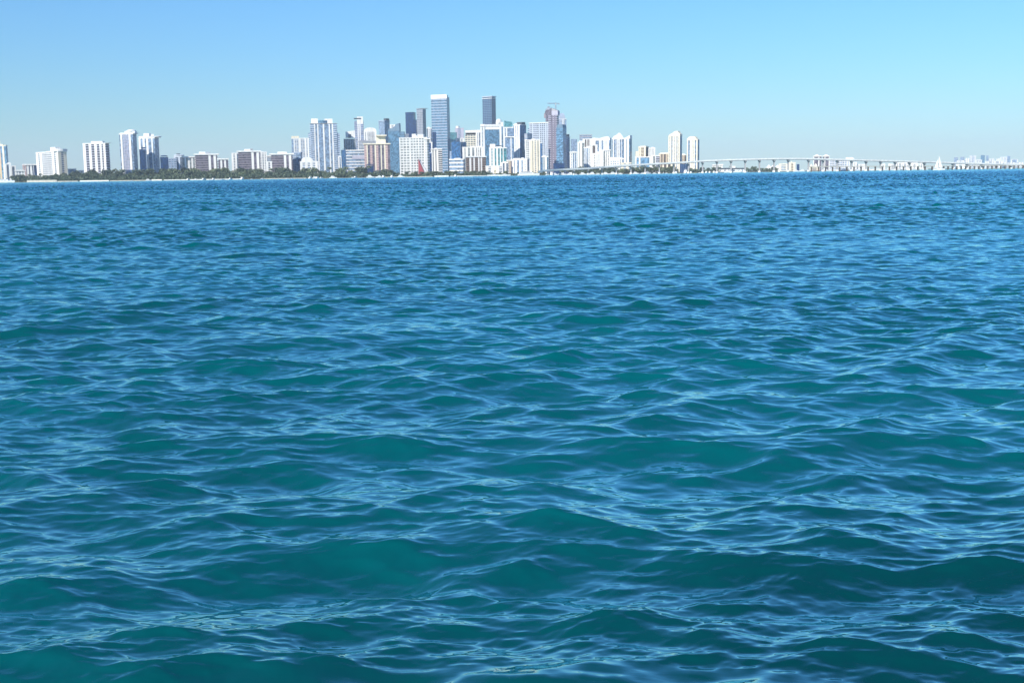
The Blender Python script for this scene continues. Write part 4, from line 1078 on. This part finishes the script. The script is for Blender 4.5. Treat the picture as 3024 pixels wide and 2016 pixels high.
# ------------------------------------------------------------------ the long bridge
def bridge():
    prof = [(1590, 505, 2050), (1606, 501.5, 2060), (1660, 498.6, 2090), (1740, 495.2, 2120), (1780, 491.5, 2140), (1840, 487, 2160), (1905, 483.2, 2180), (1980, 479.5, 2200), (2040, 476, 2215), (2080, 473, 2225), (2160, 470, 2240), (2230, 468, 2255),
            (2300, 466.8, 2270), (2360, 466.6, 2285), (2400, 467.4, 2295), (2520, 470.2, 2325), (2680, 474.6, 2370), (2750, 476.6, 2395), (2850, 480.4, 2430), (2940, 483, 2460), (3024, 485, 2490), (3300, 490, 2600)]
    def top(px):
        for (a, ya, da), (b, yb, db) in zip(prof, prof[1:]):
            if a <= px <= b:
                f = (px - a) / (b - a)
                return at(px, ya + (yb - ya) * f, da + (db - da) * f)
    base = top(2330)
    t = thing('road_bridge', 'long pale road bridge on tall piers rising to a peak over the bay', 'bridge', (base.x, base.y, 0))
    O = Vector((base.x, base.y, 0))
    pts = [top(x) - O for x in range(1590, 3301, 15)]
    def ribbon(mb, y0, y1, z0, z1):
        m = len(mb.v)
        for p in pts: mb.v += [(p.x, p.y + y0, p.z + z0), (p.x, p.y + y1, p.z + z0), (p.x, p.y + y1, p.z + z1), (p.x, p.y + y0, p.z + z1)]
        for i in range(len(pts) - 1):
            mb.f += [(m + 4 * i + k, m + 4 * i + 4 + k, m + 4 * i + 4 + (k + 1) % 4, m + 4 * i + (k + 1) % 4) for k in range(4)]
        mb.f += [(m, m + 1, m + 2, m + 3)]
    mb = MB(); ribbon(mb, -7, 7, -2.1, -.9); mb.build('deck', 'offwhite', t)
    mb = MB(); ribbon(mb, -7.35, -7.0, -2.7, .1); mb.build('parapet', 'white', t)
    mb = MB(); ribbon(mb, 7.0, 7.35, -2.7, .1); mb.build('parapet', 'white', t)
    mb = MB(); ribbon(mb, -4, -2, -3.5, -2.1); ribbon(mb, 2, 4, -3.5, -2.1); mb.build('girder', 'grey', t)
    pier = [1654, 1694, 1736, 1778, 1820, 1863, 1905, 1947, 1990, 2033, 2075, 2117, 2159, 2201, 2243, 2286, 2328, 2388, 2431, 2473, 2515, 2558, 2601, 2644, 2686, 2730, 2772, 2815, 2857, 2900, 2942, 2985, 3027, 3070]
    for px in pier:
        p = top(px) - O
        mb = MB()
        zc = p.z - 3.6
        if zc > 6:
            mb.ring([[(p.x - 1.1, p.y - 2.2, -1), (p.x + 1.1, p.y - 2.2, -1), (p.x + 1.1, p.y + 2.2, -1), (p.x - 1.1, p.y + 2.2, -1)],
                     [(p.x - 1.0, p.y - 2.2, zc - 4), (p.x + 1.0, p.y - 2.2, zc - 4), (p.x + 1.0, p.y + 2.2, zc - 4), (p.x - 1.0, p.y + 2.2, zc - 4)],
                     [(p.x - 1.7, p.y - 6.4, zc - 1.4), (p.x + 1.7, p.y - 6.4, zc - 1.4), (p.x + 1.7, p.y + 6.4, zc - 1.4), (p.x - 1.7, p.y + 6.4, zc - 1.4)],
                     [(p.x - 1.7, p.y - 6.4, zc), (p.x + 1.7, p.y - 6.4, zc), (p.x + 1.7, p.y + 6.4, zc), (p.x - 1.7, p.y + 6.4, zc)]])
        else:
            mb.box(p.x - .9, p.x + .9, p.y - 6, p.y + 6, -1, zc)
        po = mb.build('pier', 'concrete', t)
        fo = MB(); fo.ring([[(p.x + rx * 2.3, p.y + ry * 4, -1) for rx, ry in ((-1, -.6), (-.5, -1), (.5, -1), (1, -.6), (1, .6), (.5, 1), (-.5, 1), (-1, .6))], [(p.x + rx * 2.1, p.y + ry * 3.8, 3.2) for rx, ry in ((-1, -.6), (-.5, -1), (.5, -1), (1, -.6), (1, .6), (.5, 1), (-.5, 1), (-1, .6))]])
        fo.build('footing', 'white', po)
    # lorries on the deck
    for px, L_, lab, kd in ((2512, 11, 'white lorry on the bridge deck right of the twin capped towers', 'white'), (2501, 6, 'short white van just left of the white lorry on the bridge deck', 'white')):
        p = top(px)
        v = thing('lorry' if L_ > 8 else 'van', lab, 'lorry' if L_ > 8 else 'van', (p.x, p.y - 3, p.z - .9))
        mb = MB(); mb.box(-L_ / 2, L_ / 2 - 2.4, -1.25, 1.25, .9, 4.0); mb.build('cargo_box', kd, v)
        mb = MB(); mb.prism([(L_ / 2 - 2.3, .6), (L_ / 2, .6), (L_ / 2, 1.6), (L_ / 2 - .5, 2.8), (L_ / 2 - 2.3, 2.9)], -1.15, 1.15); mb.build('cab', kd, v)
        for wx in (-L_ / 2 + 1.4, L_ / 2 - 1.3):
            for wy in (-1.1, 1.1):
                mb = MB(); mb.tube((wx, wy - .15, .5), (wx, wy + .15, .5), .5, .5, 12); mb.build('wheel', 'roofdark', v)
bridge()

def old_bridge():
    y = [(2105, 495.6, 2000), (2200, 495, 2020), (2240, 493.4, 2040), (2420, 491.0, 2080), (2680, 490.2, 2120), (2850, 489.4, 2160), (3024, 487, 2200), (3300, 484, 2300)]
    def top(px):
        for (a, ya, da), (b, yb, db) in zip(y, y[1:]):
            if a <= px <= b:
                f = (px - a) / (b - a)
                return at(px, ya + (yb - ya) * f, da + (db - da) * f)
    base = top(2650)
    O = Vector((base.x, base.y, 0))
    t = thing('low_causeway', 'low grey old causeway on short pilings in front of the tall bridge', 'bridge', (base.x, base.y, 0))
    pts = [top(x) - O for x in range(2390, 3300, 15)]
    mb = MB()
    for p in pts: mb.v += [(p.x, p.y - 4, p.z - 1.3), (p.x, p.y + 4, p.z - 1.3), (p.x, p.y + 4, p.z - .2), (p.x, p.y - 4, p.z - .2)]
    for i in range(len(pts) - 1): mb.f += [(4 * i + k, 4 * i + 4 + k, 4 * i + 4 + (k + 1) % 4, 4 * i + (k + 1) % 4) for k in range(4)]
    mb.f += [(0, 1, 2, 3)]
    mb.build('deck', 'stone', t)
    mb = MB()
    for p, p2 in zip(pts, pts[1:]):
        mb.tube((p.x, p.y - 3.8, p.z + .75), (p2.x, p2.y - 3.8, p2.z + .75), .10, .10, 4)
        mb.tube((p.x, p.y - 3.8, p.z - .3), (p.x, p.y - 3.8, p.z + .8), .10, .10, 4)
    mb.build('railing', 'stone', t)
    x = 2396
    while x < 3290:
        p = top(x) - O
        mb = MB()
        for yy in (-3, 0, 3): mb.tube((p.x, p.y + yy, -1), (p.x, p.y + yy, p.z - 1.6), .55, .5, 8)
        mb.box(p.x - .7, p.x + .7, p.y - 3.9, p.y + 3.9, p.z - 1.9, p.z - 1.25)
        mb.build('piling_bent', 'bark', t)
        x += 21 if x < 2760 else 13
old_bridge()

SC.frame_set(1)
